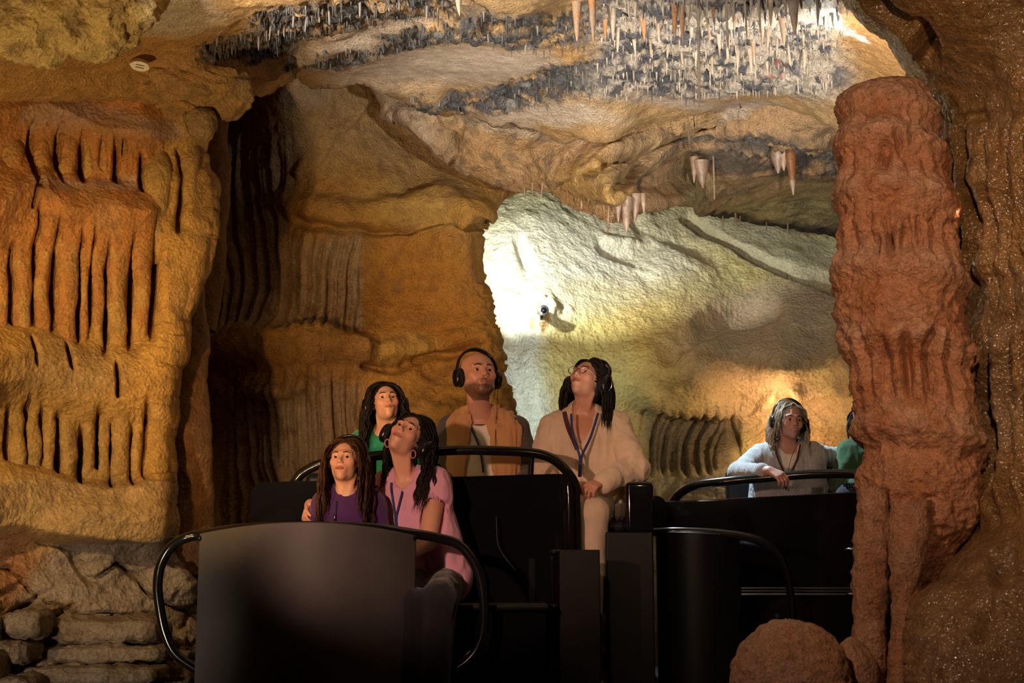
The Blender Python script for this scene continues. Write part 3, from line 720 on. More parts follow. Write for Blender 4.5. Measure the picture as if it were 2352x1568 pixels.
# dark lobe that stands in the recess
drip_tube('flowstone_lobe', [P(438,600,7.75),P(452,760,7.7),P(440,860,7.6),P(432,1000,7.55),P(425,1150,7.55),P(425,1320,7.5)], [0.06,0.07,0.09,0.12,0.13,0.13], M['flow'], wall_left, (0.30,0.15,0.06), 0.03, 7, 431, 40, 12)
drip_tube('flowstone_lobe', [P(490,240,8.3),P(485,400,8.3),P(478,600,8.3),P(470,760,8.2)], [0.10,0.11,0.10,0.07], M['flow'], wall_left, (0.26,0.13,0.05), 0.03, 7, 433, 36, 12)

# stacked slabs at the foot of the left wall: centre x, y, half width, half height
SLABS = [(62,1434,54,36),(250,1446,136,34),(35,1496,44,28),(245,1500,142,27),(205,1547,172,26),(412,1540,44,34),(40,1572,60,24),(240,1602,190,28),(430,1500,30,16),(-60,1450,60,40),(-60,1530,70,36)]
for i, (x, y, a, b) in enumerate(SLABS):
    Ys = float(left_depth(np.array(float(x)), np.array(float(min(y, 1560))))) - 0.12
    k = Ys / FPX
    o = rock('stone_slab', P(x, y, Ys), (a * k, 0.20, b * k), 0.022, 7, (0.42, 0.325, 0.235), M['crag'], wall_left, 500 + i * 17, 84, 40, (0.34, 0.25, 0.17), power=0.62, groove=0.018)

# ---------------------------------------------------------------- red column in front at the right
RED = [(188,2035,2092),(200,1968,2122),(228,1934,2138),(280,1921,2150),(340,1917,2166),(385,1913,2176),(450,1920,2188),(540,1914,2200),(600,1927,2205),(650,1918,2212),(720,1924,2218),(765,1946,2222),
       (800,1944,2228),(850,1951,2235),(905,1960,2238),(960,1973,2242),(1050,1976,2248),(1120,1974,2250),(1180,1985,2244),(1240,2010,2215),(1300,2040,2180),(1380,2060,2150),(1480,2070,2130),(1600,2075,2120)]
column = empty('stalagmite_column', P(2060, 1560, 4.95) * np.array((1, 1, 0)))
tag(column, 'tall red tiered calcite column standing before the wet brown rock wall', 'rock column')
CL = np.array(column.location)
nv_, nu_ = 440, 210
v = np.linspace(188, 1600, nv_); lft = smooth_curve([(a, b) for a, b, c in RED], v); rgt = smooth_curve([(a, c) for a, b, c in RED], v)
cx = 0.5 * (lft + rgt); rp = 0.5 * (rgt - lft)
th = np.linspace(0, 2 * math.pi, nu_, endpoint=False)
Yc = 4.95
ctr = P(cx, v, np.full_like(v, Yc)); rad = rp * Yc / FPX
ring = np.stack([np.sin(th), -np.cos(th), 0 * th], -1)
pos = ctr[:, None] + ring[None] * rad[:, None, None]
TH = np.repeat(th[None], nv_, 0); VV = np.repeat(v[:, None], nu_, 1)
PXc = cx[:, None] + rp[:, None] * np.sin(TH); front = np.clip(np.cos(TH) * 3, 0, 1)
tilt = VV + 26 * np.sin(TH - 0.4) * -1
d = 0.022 * fbm(pos * 6, 3, seed=601) + 0.013 * fbm(pos * 18, 3, seed=602) + 0.013 * fbm(pos * 42, 3, seed=603)
for yt in (255, 345, 470, 640, 800, 1010):
    tk = 0.6 + 0.8 * (0.5 + 0.5 * fbm(pos * np.array((5, 5, 2)), 2, seed=608)); d = d + tk * (0.022 * np.exp(-((tilt - yt) / 26.0) ** 2) - 0.013 * np.exp(-((tilt - yt - 58) / 24.0) ** 2))
lowfl = sst(520, 550, tilt) * (1 - sst(600, 640, tilt)) + sst(790, 830, tilt) * (1 - sst(930, 980, tilt)) + 0.6 * sst(385, 410, tilt) * (1 - sst(440, 465, tilt))
fl = np.abs(np.sin(TH * 9 + 1.2 * fbm(pos * np.array((6, 6, 2)), 2, seed=604))) ** 0.7
d = d + lowfl * (0.045 * fl - 0.042)
HOLES = [(1985,590,7,22),(2012,585,8,26),(2042,575,10,30),(2078,565,9,34),(2122,545,10,28),(1998,860,8,50),(2048,850,10,60),(2096,870,13,58),(2142,850,11,46),(2110,800,12,20),(1955,305,9,18),(2000,380,12,20),(2030,360,10,26),(1990,402,14,16),(2062,345,8,18)]
for hx, hy, hw, hh in HOLES:
    d = d - 0.05 * front * blob(PXc + 8 * fbm(pos * 12, 2, seed=606), VV, hx, hy, hw, hh, 0, 0.6)
pos = pos + ring[None] * (d * sst(188, 215, VV))[..., None]
cc = np.zeros(pos.shape) + np.array((0.50, 0.225, 0.125))
cc = mixc(cc, (0.56, 0.35, 0.26), np.clip(sum(np.exp(-((tilt - yt + 12) / 30.0) ** 2) for yt in (255, 345, 470, 640, 800, 1000)), 0, 1) * 0.6)  # shelf tops painted lighter, as if lit from above
cc = mixc(cc, (0.40, 0.145, 0.06), sst(0.0, 0.4, fbm(pos * 9, 3, seed=607)) * 0.7)
mesh_np('shaft', pos.reshape(-1, 3), grid_faces(nv_, nu_, True), M['red'], column, np.clip(cc, 0, 1).reshape(-1, 3), loc=CL)
def red_leg(pts, rs, seed):
    o = drip_tube('drip_leg', pts, rs, M['red'], column, (0.46, 0.235, 0.145), 0.014, 22, seed, 40, 16, (0.42, 0.19, 0.10), (1, 1, 1.2))
    o.data.transform(Matrix.Translation(-column.location)); return o
red_leg([P(2008,1120,4.80),P(2002,1250,4.78),P(1998,1400,4.76),P(1992,1568,4.74),P(1985,1800,4.72),P(1985,1990,4.7)], [0.045,0.058,0.055,0.056,0.062,0.07], 611)
red_leg([P(2092,1150,4.78),P(2084,1260,4.74),P(2078,1400,4.72),P(2068,1568,4.7),P(2060,1800,4.68),P(2060,1990,4.66)], [0.07,0.06,0.045,0.046,0.05,0.06], 617)

# red dome beside the column
dome_c = P(1815, 1610, 4.62)
dome = empty('stalagmite_dome', (dome_c[0], dome_c[1], 0)); tag(dome, 'low rounded red-brown dome of dripstone at the foot of the red column', 'stalagmite')
n_, pos, f_ = ellipsoid(dome_c, (0.2, 0.2, 0.248), 150, 110)
low = pos[..., 2] < dome_c[2]
pos[..., 2] = np.where(low, dome_c[2] + (pos[..., 2] - dome_c[2]) * (dome_c[2] / 0.248), pos[..., 2])
pos = pos + n_ * (0.02 * fbm(pos * 7, 3, seed=621) + 0.010 * fbm(pos * np.array((30, 30, 60)), 3, seed=622))[..., None]
cc = np.zeros(pos.shape) + np.array((0.46, 0.26, 0.17)); cc = mixc(cc, (0.44, 0.21, 0.11), sst(0, 0.4, fbm(pos * 8, 3, seed=623)) * 0.8)
mesh_np('dome_body', pos.reshape(-1, 3), f_, M['red'], dome, cc.reshape(-1, 3), loc=dome.location)
rock('drip_foot', P(1962, 1575, 4.70) - np.array(column.location), (0.075, 0.08, 0.16), 0.02, 8, (0.44, 0.23, 0.14), M['red'], column, 631, 60, 44)
# ================================================================ the two ride cars
M['panel'] = plain_mat('matte_charcoal_panel', (0.080, 0.076, 0.076), 0.58, 0.4, 0, 0.12, 7)
M['gloss'] = plain_mat('black_lacquer', (0.006, 0.006, 0.008), 0.07, 0.5, 0, 0.1, 12)
M['black'] = plain_mat('black_plastic', (0.005, 0.005, 0.006), 0.42, 0.2, 0, 0.15, 20)
M['rail'] = plain_mat('black_enamelled_tube', (0.008, 0.008, 0.009), 0.17, 0.6, 0, 0.1, 20)
M['post'] = plain_mat('dark_grey_post', (0.012, 0.011, 0.012), 0.6, 0.2, 0, 0.15, 10)
M['steel'] = plain_mat('dull_trim_metal', (0.16, 0.165, 0.18), 0.35, 0.5, 0.8, 0.1, 30)
M['metal'] = plain_mat('brushed_metal', (0.45, 0.46, 0.5), 0.3, 0.5, 1.0, 0.08, 30)
M['vinyl'] = plain_mat('black_vinyl', (0.012, 0.012, 0.014), 0.45, 0.4, 0, 0.2, 30, 0.1)

def extr(outline, thick, back=(0, 1, 0)):
    """closed outline (world points) pushed back by thick"""
    b = np.array(back, float) * thick; n = len(outline)
    v = [np.array(p) for p in outline] + [np.array(p) + b for p in outline]
    f = [tuple(range(n)), tuple(range(2 * n - 1, n - 1, -1))] + [(i, i + n, (i + 1) % n + n, (i + 1) % n) for i in range(n)]
    return v, f

def slab(name, top, ybot, Y, thick, mat, parent, bevel=0.008):
    """a curved board from its top edge down to a level seen at ybot; Y a number or a function of x"""
    f = (lambda x: Y) if not callable(Y) else Y
    a = np.array([P(x, y, f(x)) for x, y in top]); zb = P(top[0][0], ybot, f(top[0][0]))[2]
    n = len(a); lo = a.copy(); lo[:, 2] = np.minimum(zb, a[:, 2] - 0.01); bk = np.array((0, thick, 0))
    v = np.concatenate([a, lo, a + bk, lo + bk]); m = MB(); fs = []
    for i in range(n - 1):
        fs += [(i, i + 1, n + i + 1, n + i), (2 * n + i + 1, 2 * n + i, 3 * n + i, 3 * n + i + 1), (i + 1, i, 2 * n + i, 2 * n + i + 1), (n + i, n + i + 1, 3 * n + i + 1, 3 * n + i)]
    fs += [(0, n, 3 * n, 2 * n), (n - 1, 3 * n - 1, 4 * n - 1, 2 * n - 1)]
    m.add(v, fs)
    return m.build(name, mat, parent, bevel=bevel, loc=parent.location)

def arc(cx, cy, r, a0, a1, n=7):
    return [(cx + r * math.cos(math.radians(a0 + (a1 - a0) * i / n)), cy + r * math.sin(math.radians(a0 + (a1 - a0) * i / n))) for i in range(n + 1)]

def rail(name, pts, r, parent, mat='rail', n=10):
    c = catmull([P(x, y, Y) for x, y, Y in pts], n)
    m = MB(); m.tube(c, r, 16)
    return m.build(name, M[mat], parent, loc=parent.location)

car = empty('ride_car', P(840, 1500, 6.4) * np.array((1, 1, 0)))
tag(car, 'black two-tier ride car with curved charcoal front panel and tubular guard rails', 'ride car')
# curved front panel
nxp, nyp = 60, 26
uu = np.linspace(0, 1, nxp)
topx = 458 + (955 - 458) * uu; topy = 1198 + 29 * (np.abs(uu - 0.48) / 0.5) ** 1.9
Ytop = 6.12 - 0.24 * (1 - (2 * uu - 1) ** 2)
tp = P(topx, topy, Ytop)
front = []
for j in range(nyp):
    z = tp[:, 2] + (0.12 - tp[:, 2]) * j / (nyp - 1)
    front.append(np.stack([tp[:, 0], tp[:, 1], z], -1))
front = np.array(front); backs = front + np.array((0, 0.03, 0))
m = MB(); q = grid_faces(nyp, nxp)
m.add(front.reshape(-1, 3), [tuple(f[::-1]) for f in q]); m.add(backs.reshape(-1, 3), [tuple(f) for f in q])
N1 = nyp * nxp
idx = np.arange(N1).reshape(nyp, nxp)
loop = list(idx[0]) + list(idx[1:, -1]) + list(idx[-1, -2::-1]) + list(idx[-2:0:-1, 0])
m.f += [(int(loop[i]), int(loop[(i + 1) % len(loop)]), int(loop[(i + 1) % len(loop)]) + N1, int(loop[i]) + N1) for i in range(len(loop))]
m.build('front_panel', M['panel'], car, bevel=0.006, loc=car.location)
rail('guard_rail', [(470,1545,6.2),(440,1530,6.2),(402,1500,6.2),(380,1455,6.2),(368,1400,6.2),(362,1345,6.2),(369,1298,6.2),(391,1258,6.19),(424,1236,6.17),(470,1226,6.15),(560,1212,6.02),(700,1208,5.93),
     (850,1212,6.02),(955,1226,6.15),(1010,1236,6.19),(1052,1250,6.2),(1083,1282,6.2),(1104,1332,6.2),(1112,1400,6.2),(1109,1452,6.2),(1092,1497,6.2),(1058,1530,6.2),(1005,1556,6.2),(930,1580,6.2)], 0.0215, car)
for x in (462, 950):
    b = P(x, 1236, 6.14); mm = MB(); mm.tube([b + np.array((0, -0.03, 0)), b + np.array((0, 0.05, 0))], 0.012, 10); mm.build('rail_bracket', M['rail'], car, loc=car.location)
# the board between the tiers
Yb = lambda x: 6.86 - 0.10 * (1 - ((x - 955) / 380.0) ** 2)
pts = [(575.5,1150)] + arc(606,1138,31,184,270)[1:] + [(x, 1106 - 18 * (x - 640) / 630.0) for x in range(640, 1271, 45)] + arc(1290,1131,43,268,352,7)
slab('tier_board', pts, 1430, Yb, 0.05, M['gloss'], car, 0.01)
rail('board_edge', [(1304,1108,6.78),(1306,1150,6.78),(1307,1200,6.78),(1308,1262,6.78)], 0.0045, car, 'gloss', 4)
rail('tier_rail', [(668,1130,6.95),(678,1106,6.93),(698,1084,6.92),(740,1064,6.9),(800,1054,6.88),(900,1043,6.85),(1040,1034,6.83),(1150,1035,6.83),(1225,1040,6.84),(1268,1053,6.85),(1298,1078,6.86),(1318,1106,6.87),(1328,1135,6.88)], 0.0235, car)
rail('rail_stay', [(1222,1040,6.85),(1220,1070,6.86),(1218,1110,6.87)], 0.014, car, n=3)
rail('rail_stay', [(858,1048,6.86),(858,1080,6.87),(858,1120,6.88)], 0.014, car, n=3)
def cbox(name, x0, y0, x1, y1, Y, depth, mat, parent, bevel=0.01, zlow=None):
    a = P(x0, y0, Y); b = P(x1, y1, Y)
    zb = b[2] if zlow is None else zlow
    m = MB(); out = [(a[0], Y, a[2]), (b[0], Y, a[2]), (b[0], Y, zb), (a[0], Y, zb)]
    m.add(*extr(out, depth)); return m.build(name, M[mat], parent, bevel=bevel, loc=parent.location)
cbox('seat_bench', 620, 1385, 1262, 1402, 6.28, 0.5, 'vinyl', car, 0.03)
cbox('bench_base', 640, 1403, 1255, 1568, 6.34, 0.48, 'gloss', car, 0.01, 0.12)
cbox('gate_post', 1285, 1262, 1381, 1568, 6.42, 0.14, 'post', car, 0.006, 0.12)
for y in (1268, 1392):
    c0 = P(1262, y, 6.5); mm = MB(); mm.tube([c0, c0 + np.array((0.05, 0, 0))], 0.013, 14); mm.build('hinge', M['gloss'], car, loc=car.location)
rail('hinge_rod', [(1268,1266,6.5),(1269,1330,6.5),(1270,1394,6.5)], 0.010, car, 'gloss', 3)
cbox('tier_base', 575, 1425, 1372, 1568, 6.88, 1.0, 'gloss', car, 0.01, 0.1)
# upper bench with its right end
cbox('upper_bench', 640, 1195, 1440, 1222, 7.02, 0.50, 'vinyl', car, 0.03)
cbox('upper_bench_back', 700, 1085, 1440, 1200, 7.52, 0.10, 'vinyl', car, 0.04)
cbox('end_block', 1437, 1105, 1503, 1222, 6.86, 0.55, 'gloss', car, 0.022)
cbox('end_base', 1392, 1221, 1506, 1568, 6.84, 0.62, 'black', car, 0.008, 0.1)
cbox('chassis', 420, 1600, 1500, 1640, 6.2, 1.5, 'black', car, 0.01, 0.02)
# foam-covered cable that hangs on the board
rail('board_cord', [(1140,1186,6.74),(1141,1215,6.74),(1144,1250,6.73),(1160,1280,6.72),(1185,1310,6.7)], 0.0035, car, 'vinyl', 6)

car2 = empty('ride_car', P(1750, 1500, 7.8) * np.array((1, 1, 0)))
tag(car2, 'black ride car with ribbed metal trim strips on its side behind the red column', 'ride car')
slab('front_panel', [(x, 1221 + 10 * ((x - 1540) / 160.0) ** 2) for x in range(1507, 1701, 16)], 1600, lambda x: 7.50 - 0.12 * (1 - ((x - 1600) / 100.0) ** 2), 0.03, M['black'], car2, 0.006)
rail('guard_rail', [(1500,1222,7.5),(1540,1220,7.46),(1600,1221,7.45),(1660,1225,7.45),(1710,1232,7.45),(1752,1246,7.45),(1785,1272,7.45),(1806,1315,7.45),(1817,1370,7.45),(1820,1430,7.45),(1814,1490,7.45),(1790,1530,7.45),(1700,1560,7.45)], 0.021, car2)
Y2 = lambda x: 8.25 - (x - 1520) / 480.0 * 0.22
slab('side_board', [(1521,1151),(1640,1146),(1760,1140),(1880,1133),(2000,1127),(2100,1123)], 1620, Y2, 0.06, M['gloss'], car2, 0.008)
rail('tier_rail', [(1540,1175,8.3),(1548,1150,8.28),(1566,1130,8.26),(1602,1114,8.22),(1680,1104,8.16),(1760,1097,8.12),(1860,1089,8.06),(1940,1088,8.02),(2010,1091,8.0),(2090,1098,8.0)], 0.026, car2)
for x0, x1 in ((1702, 1807), (1823, 1957)):
    for k, (ya, yb) in enumerate(((1348, 1353), (1355, 1359), (1362, 1367))):
        Yt = Y2(0.5 * (x0 + x1)) - 0.035
        cbox('trim_strip', x0, ya, x1, yb, Yt, 0.02, 'metal' if k == 2 else 'steel', car2, 0.003)
for x, y in ((1944, 1262), (1944, 1365)):
    rail('latch_handle', [(x, y, 7.96), (x + 6, y - 1, 7.92), (x + 24, y - 1, 7.92), (x + 32, y, 7.96)], 0.008, car2, 'metal', 4)
cbox('seat_back', 1668, 1078, 1745, 1200, 8.95, 0.08, 'vinyl', car2, 0.03)
cbox('seat_back', 1850, 1050, 1925, 1200, 8.98, 0.08, 'vinyl', car2, 0.03)
cbox('seat_bench', 1560, 1200, 2060, 1216, 8.36, 0.55, 'vinyl', car2, 0.02)
cbox('chassis', 1520, 1560, 2080, 1640, 7.6, 1.4, 'black', car2, 0.01, 0.02)
slab('seat_shell', [(1500,1138)] + arc(1508,1160,22,270,355,5), 1230, 7.6, 0.3, M['gloss'], car2, 0.02)
# ================================================================ people
from mathutils.bvhtree import BVHTree

class Field:
    """signed distance grid with smooth unions, meshed as surface nets"""
    def __init__(s, lo, hi, vox):
        s.lo = np.array(lo, float); s.vox = vox
        s.n = np.ceil((np.array(hi) - s.lo) / vox).astype(int) + 1
        s.a = np.full(s.n, 0.2, np.float32)
    def region(s, lo, hi, pad):
        i0 = np.clip(np.floor((np.array(lo) - pad - s.lo) / s.vox).astype(int), 0, s.n)
        i1 = np.clip(np.ceil((np.array(hi) + pad - s.lo) / s.vox).astype(int) + 1, 0, s.n)
        if np.any(i1 <= i0): return None, None
        ax = [(s.lo[k] + s.vox * np.arange(i0[k], i1[k])).astype(np.float32) for k in range(3)]
        g = np.stack(np.meshgrid(*ax, indexing='ij'), -1)
        return tuple(slice(i0[k], i1[k]) for k in range(3)), g
    def put(s, prim, k=0.01, op='add'):
        fn, lo, hi = prim
        sl, g = s.region(lo, hi, k + 2.5 * s.vox)
        if sl is None: return
        d = fn(g).astype(np.float32); a = s.a[sl]
        if op == 'add':
            h = np.clip(0.5 + 0.5 * (a - d) / k, 0, 1); s.a[sl] = a + (d - a) * h - k * h * (1 - h)
        else:
            d = -d; h = np.clip(0.5 - 0.5 * (a - d) / k, 0, 1); s.a[sl] = a + (d - a) * h + k * h * (1 - h)
    def mesh(s, smooth=1):
        f = s.a; ins = (f < 0)
        c = sum(ins[dx:f.shape[0] - 1 + dx, dy:f.shape[1] - 1 + dy, dz:f.shape[2] - 1 + dz].astype(np.uint8) for dx in (0, 1) for dy in (0, 1) for dz in (0, 1))
        act = (c > 0) & (c < 8)
        I = np.argwhere(act); vid = np.full(act.shape, -1, np.int32); vid[act] = np.arange(len(I))
        acc = np.zeros((len(I), 3)); cnt = np.zeros(len(I))
        corner = {(dx, dy, dz): f[I[:, 0] + dx, I[:, 1] + dy, I[:, 2] + dz] for dx in (0, 1) for dy in (0, 1) for dz in (0, 1)}
        for p in corner:
            for ax in range(3):
                if p[ax]: continue
                q = list(p); q[ax] = 1; q = tuple(q)
                A, B = corner[p], corner[q]; m = (A < 0) != (B < 0)
                t = np.where(m, A / np.where(m, A - B, 1), 0)
                pt = np.array(p, float) + np.zeros((len(I), 3)); pt[:, ax] += t
                acc += np.where(m[:, None], pt, 0); cnt += m
        v = I + acc / np.maximum(cnt, 1)[:, None]
        quads = []
        for ax in range(3):
            b, c2 = (ax + 1) % 3, (ax + 2) % 3
            sl0 = [slice(None)] * 3; sl1 = [slice(None)] * 3
            sl0[ax] = slice(0, -1); sl1[ax] = slice(1, None)
            A = ins[tuple(sl0)]; B = ins[tuple(sl1)]
            E = np.argwhere(A != B)
            E = E[(E[:, b] > 0) & (E[:, c2] > 0) & (E[:, b] < f.shape[b] - 1) & (E[:, c2] < f.shape[c2] - 1)]
            if not len(E): continue
            def V(db, dc):
                e = E.copy(); e[:, b] -= db; e[:, c2] -= dc
                return vid[e[:, 0], e[:, 1], e[:, 2]]
            Q = np.stack([V(1, 1), V(0, 1), V(0, 0), V(1, 0)], -1)
            fl = ins[E[:, 0], E[:, 1], E[:, 2]]
            Q = np.where(fl[:, None], Q, Q[:, ::-1]); quads.append(Q)
        q = np.concatenate(quads)
        v = s.lo + v * s.vox
        for _ in range(smooth):
            e = np.concatenate([q[:, [0, 1]], q[:, [1, 2]], q[:, [2, 3]], q[:, [3, 0]]])
            sm = np.zeros_like(v); n = np.zeros(len(v))
            for k in range(3): sm[:, k] = np.bincount(e[:, 0], v[e[:, 1], k], len(v)) + np.bincount(e[:, 1], v[e[:, 0], k], len(v))
            n = np.bincount(e[:, 0], minlength=len(v)) + np.bincount(e[:, 1], minlength=len(v))
            v = np.where(n[:, None] > 0, 0.5 * v + 0.5 * sm / np.maximum(n, 1)[:, None], v)
        return v, q

def s_ell(c, r, R=None):
    c = np.array(c, float); r = np.array(r, float); R = np.eye(3) if R is None else R
    ext = np.sqrt(((R * r) ** 2).sum(1))
    def fn(g):
        p = (g - c.astype(np.float32)) @ R.astype(np.float32)
        k0 = np.sqrt(((p / r) ** 2).sum(-1)) + 1e-6; k1 = np.sqrt(((p / (r * r)) ** 2).sum(-1)) + 1e-6
        return k0 * (k0 - 1) / k1
    return fn, c - ext, c + ext
def s_cap(a, b, ra, rb):
    a = np.array(a, float); b = np.array(b, float); ba = b - a; L = (ba ** 2).sum() + 1e-12; m = max(ra, rb)
    def fn(g):
        pa = g - a.astype(np.float32)
        h = np.clip((pa @ ba.astype(np.float32)) / L, 0, 1)
        return np.sqrt(((pa - h[..., None] * ba) ** 2).sum(-1)) - (ra + (rb - ra) * h)
    return fn, np.minimum(a, b) - m, np.maximum(a, b) + m

def rot(yaw, pitch, roll):
    y, p, r = map(math.radians, (yaw, pitch, roll))
    return np.array((Matrix.Rotation(r, 3, 'Y') @ Matrix.Rotation(y, 3, 'Z') @ Matrix.Rotation(-p, 3, 'X')))

M['skin'], nt, b = new_mat('skin')
at = nt.nodes.new('ShaderNodeAttribute'); at.attribute_name = 'Col'
nt.links.new(at.outputs['Color'], b.inputs['Base Color']); b.inputs['Roughness'].default_value = 0.45
b.inputs['Subsurface Weight'].default_value = 0.12; b.inputs['Subsurface Radius'].default_value = (0.012, 0.005, 0.003); b.inputs['Subsurface Scale'].default_value = 0.6
M['eye'], nt, b = new_mat('eye')
at = nt.nodes.new('ShaderNodeAttribute'); at.attribute_name = 'Col'
nt.links.new(at.outputs['Color'], b.inputs['Base Color']); b.inputs['Roughness'].default_value = 0.08
def hair_mat(name, c0, c1):
    m, nt, b = new_mat(name); N = nt.nodes; K = nt.links
    tc = N.new('ShaderNodeTexCoord'); mp = N.new('ShaderNodeMapping'); mp.inputs['Scale'].default_value = (1, 1, 0.12); K.new(tc.outputs['Object'], mp.inputs['Vector'])
    n = N.new('ShaderNodeTexNoise'); n.inputs['Scale'].default_value = 240; n.inputs['Detail'].default_value = 3; K.new(mp.outputs[0], n.inputs['Vector'])
    r = N.new('ShaderNodeValToRGB'); r.color_ramp.elements[0].color = (*c0, 1); r.color_ramp.elements[1].color = (*c1, 1); r.color_ramp.elements[0].position = 0.35; r.color_ramp.elements[1].position = 0.7
    K.new(n.outputs['Fac'], r.inputs[0]); K.new(r.outputs[0], b.inputs['Base Color']); b.inputs['Roughness'].default_value = 0.5; b.inputs['Specular IOR Level'].default_value = 0.35
    bp = N.new('ShaderNodeBump'); bp.inputs['Strength'].default_value = 0.5; bp.inputs['Distance'].default_value = 0.003; K.new(n.outputs['Fac'], bp.inputs['Height']); K.new(bp.outputs[0], b.inputs['Normal'])
    return m
M['hair_black'] = hair_mat('black_hair', (0.006, 0.004, 0.004), (0.022, 0.014, 0.010))
M['hair_brown'] = hair_mat('brown_hair', (0.020, 0.009, 0.005), (0.12, 0.055, 0.026))
M['hair_blond'] = hair_mat('blond_hair', (0.24, 0.17, 0.10), (0.62, 0.52, 0.38))
def cloth(name, col, scale=260, bump=0.35, noise=0.12, rough=0.9, knit=False):
    m, nt, b = new_mat(name); N = nt.nodes; K = nt.links
    tc = N.new('ShaderNodeTexCoord')
    n = N.new('ShaderNodeTexNoise'); n.inputs['Scale'].default_value = scale; n.inputs['Detail'].default_value = 4; K.new(tc.outputs['Object'], n.inputs['Vector'])
    n2 = N.new('ShaderNodeTexNoise'); n2.inputs['Scale'].default_value = 9; n2.inputs['Detail'].default_value = 3; K.new(tc.outputs['Object'], n2.inputs['Vector'])
    ad = N.new('ShaderNodeMath'); ad.operation = 'ADD'; K.new(n.outputs['Fac'], ad.inputs[0]); K.new(n2.outputs['Fac'], ad.inputs[1])
    r = N.new('ShaderNodeMapRange'); r.inputs['From Min'].default_value = 0.6; r.inputs['From Max'].default_value = 1.4; r.inputs['To Min'].default_value = 1 - noise; r.inputs['To Max'].default_value = 1 + noise
    K.new(ad.outputs[0], r.inputs['Value'])
    v = N.new('ShaderNodeVectorMath'); v.operation = 'SCALE'; v.inputs[0].default_value = col; K.new(r.outputs[0], v.inputs['Scale']); K.new(v.outputs[0], b.inputs['Base Color'])
    b.inputs['Roughness'].default_value = rough; b.inputs['Specular IOR Level'].default_value = 0.2; b.inputs['Sheen Weight'].default_value = 0.25
    bp = N.new('ShaderNodeBump'); bp.inputs['Strength'].default_value = bump; bp.inputs['Distance'].default_value = 0.004
    h = n.outputs['Fac']
    if knit:
        w = N.new('ShaderNodeTexWave'); w.inputs['Scale'].default_value = 38; w.bands_direction = 'X'; w.inputs['Distortion'].default_value = 2.5; w.inputs['Detail'].default_value = 2; K.new(tc.outputs['Object'], w.inputs['Vector'])
        a2 = N.new('ShaderNodeMath'); a2.operation = 'ADD'; K.new(w.outputs['Fac'], a2.inputs[0]); K.new(n.outputs['Fac'], a2.inputs[1]); h = a2.outputs[0]
    K.new(h, bp.inputs['Height']); K.new(bp.outputs[0], b.inputs['Normal'])
    return m
M['purple'] = cloth('purple_jersey', (0.085, 0.030, 0.14)); M['pink'] = cloth('pink_cotton', (0.74, 0.38, 0.53)); M['green'] = cloth('green_jersey', (0.025, 0.27, 0.15))
M['tan'] = cloth('tan_corduroy', (0.60, 0.32, 0.14)); M['grey'] = cloth('grey_jersey', (0.10, 0.088, 0.085)); M['white'] = cloth('white_jersey', (0.80, 0.74, 0.66))
M['cream'] = cloth('cream_wool', (0.74, 0.58, 0.44), 320); M['creamtr'] = cloth('cream_trousers', (0.62, 0.48, 0.36)); M['knit'] = cloth('grey_knit', (0.50, 0.50, 0.50), 180, 0.8, 0.2, knit=True)
M['darkgreen'] = cloth('bottle_green_knit', (0.035, 0.085, 0.035), 200, 0.6); M['jeans'] = cloth('dark_denim', (0.018, 0.020, 0.026)); M['maroon'] = cloth('maroon_trim', (0.09, 0.022, 0.025))
M['lanyard'] = plain_mat('blue_ribbon', (0.03, 0.042, 0.15), 0.6, 0.3, 0, 0.5, 120)
M['earcup'] = plain_mat('black_headphone_plastic', (0.008, 0.008, 0.009), 0.25, 0.5, 0, 0.1, 40)
M['foam'] = plain_mat('black_ear_foam', (0.010, 0.009, 0.009), 0.7, 0.2, 0, 0.1, 60)
M['teeth'] = plain_mat('teeth', (0.75, 0.70, 0.62), 0.25, 0.5, 0, 0.05)

def hand_prims(wrist, d, palm, size=1.0, curl=25, spread=6, side=1):
    """palm + five fingers; d wrist to fingertips, palm the way the palm faces, side which side the thumb is on"""
    d = np.array(d, float); d /= np.linalg.norm(d); palm = np.array(palm, float); palm -= d * palm.dot(d); palm /= np.linalg.norm(palm)
    s = np.cross(d, palm) * side; w = np.array(wrist, float)
    pr = []
    k0 = w + d * 0.085 * size
    for j, o in enumerate((-0.027, -0.009, 0.009, 0.027)):
        pr.append((s_cap(w + s * o * 0.5 * size, k0 + s * o * size - d * 0.004 * abs(j - 1.5) * size, 0.0155 * size, 0.012 * size), 0.012))
    for j, (o, L) in enumerate(zip((0.030, 0.010, -0.010, -0.029), (0.072, 0.080, 0.074, 0.058))):
        p = k0 + s * o * size - d * (0.004 if j in (0, 3) else 0) * size
        ang = 0.0; dd = d + s * math.tan(math.radians((1.5 - j) * spread))
        dd /= np.linalg.norm(dd)
        for q, (fr, r0, r1) in enumerate(((0.45, 0.0095, 0.0088), (0.31, 0.0088, 0.0080), (0.24, 0.0080, 0.0068))):
            ang += math.radians(curl * (1.0, 1.2, 0.8)[q] + 3 * j)
            e = p + (dd * math.cos(ang) + palm * math.sin(ang)) * L * fr * size
            pr.append((s_cap(p, e, r0 * size, r1 * size), 0.004)); p = e
    p = w + d * 0.022 * size + s * 0.020 * size; t = d * 0.75 + s * 0.75 + palm * 0.35; t /= np.linalg.norm(t)
    for L, r0, r1 in ((0.045, 0.014, 0.0115), (0.034, 0.0110, 0.0095), (0.026, 0.0095, 0.0075)):
        e = p + t * L * size; pr.append((s_cap(p, e, r0 * size, r1 * size), 0.006)); p = e
        t = t + d * 0.25 + palm * 0.18; t /= np.linalg.norm(t)
    return pr

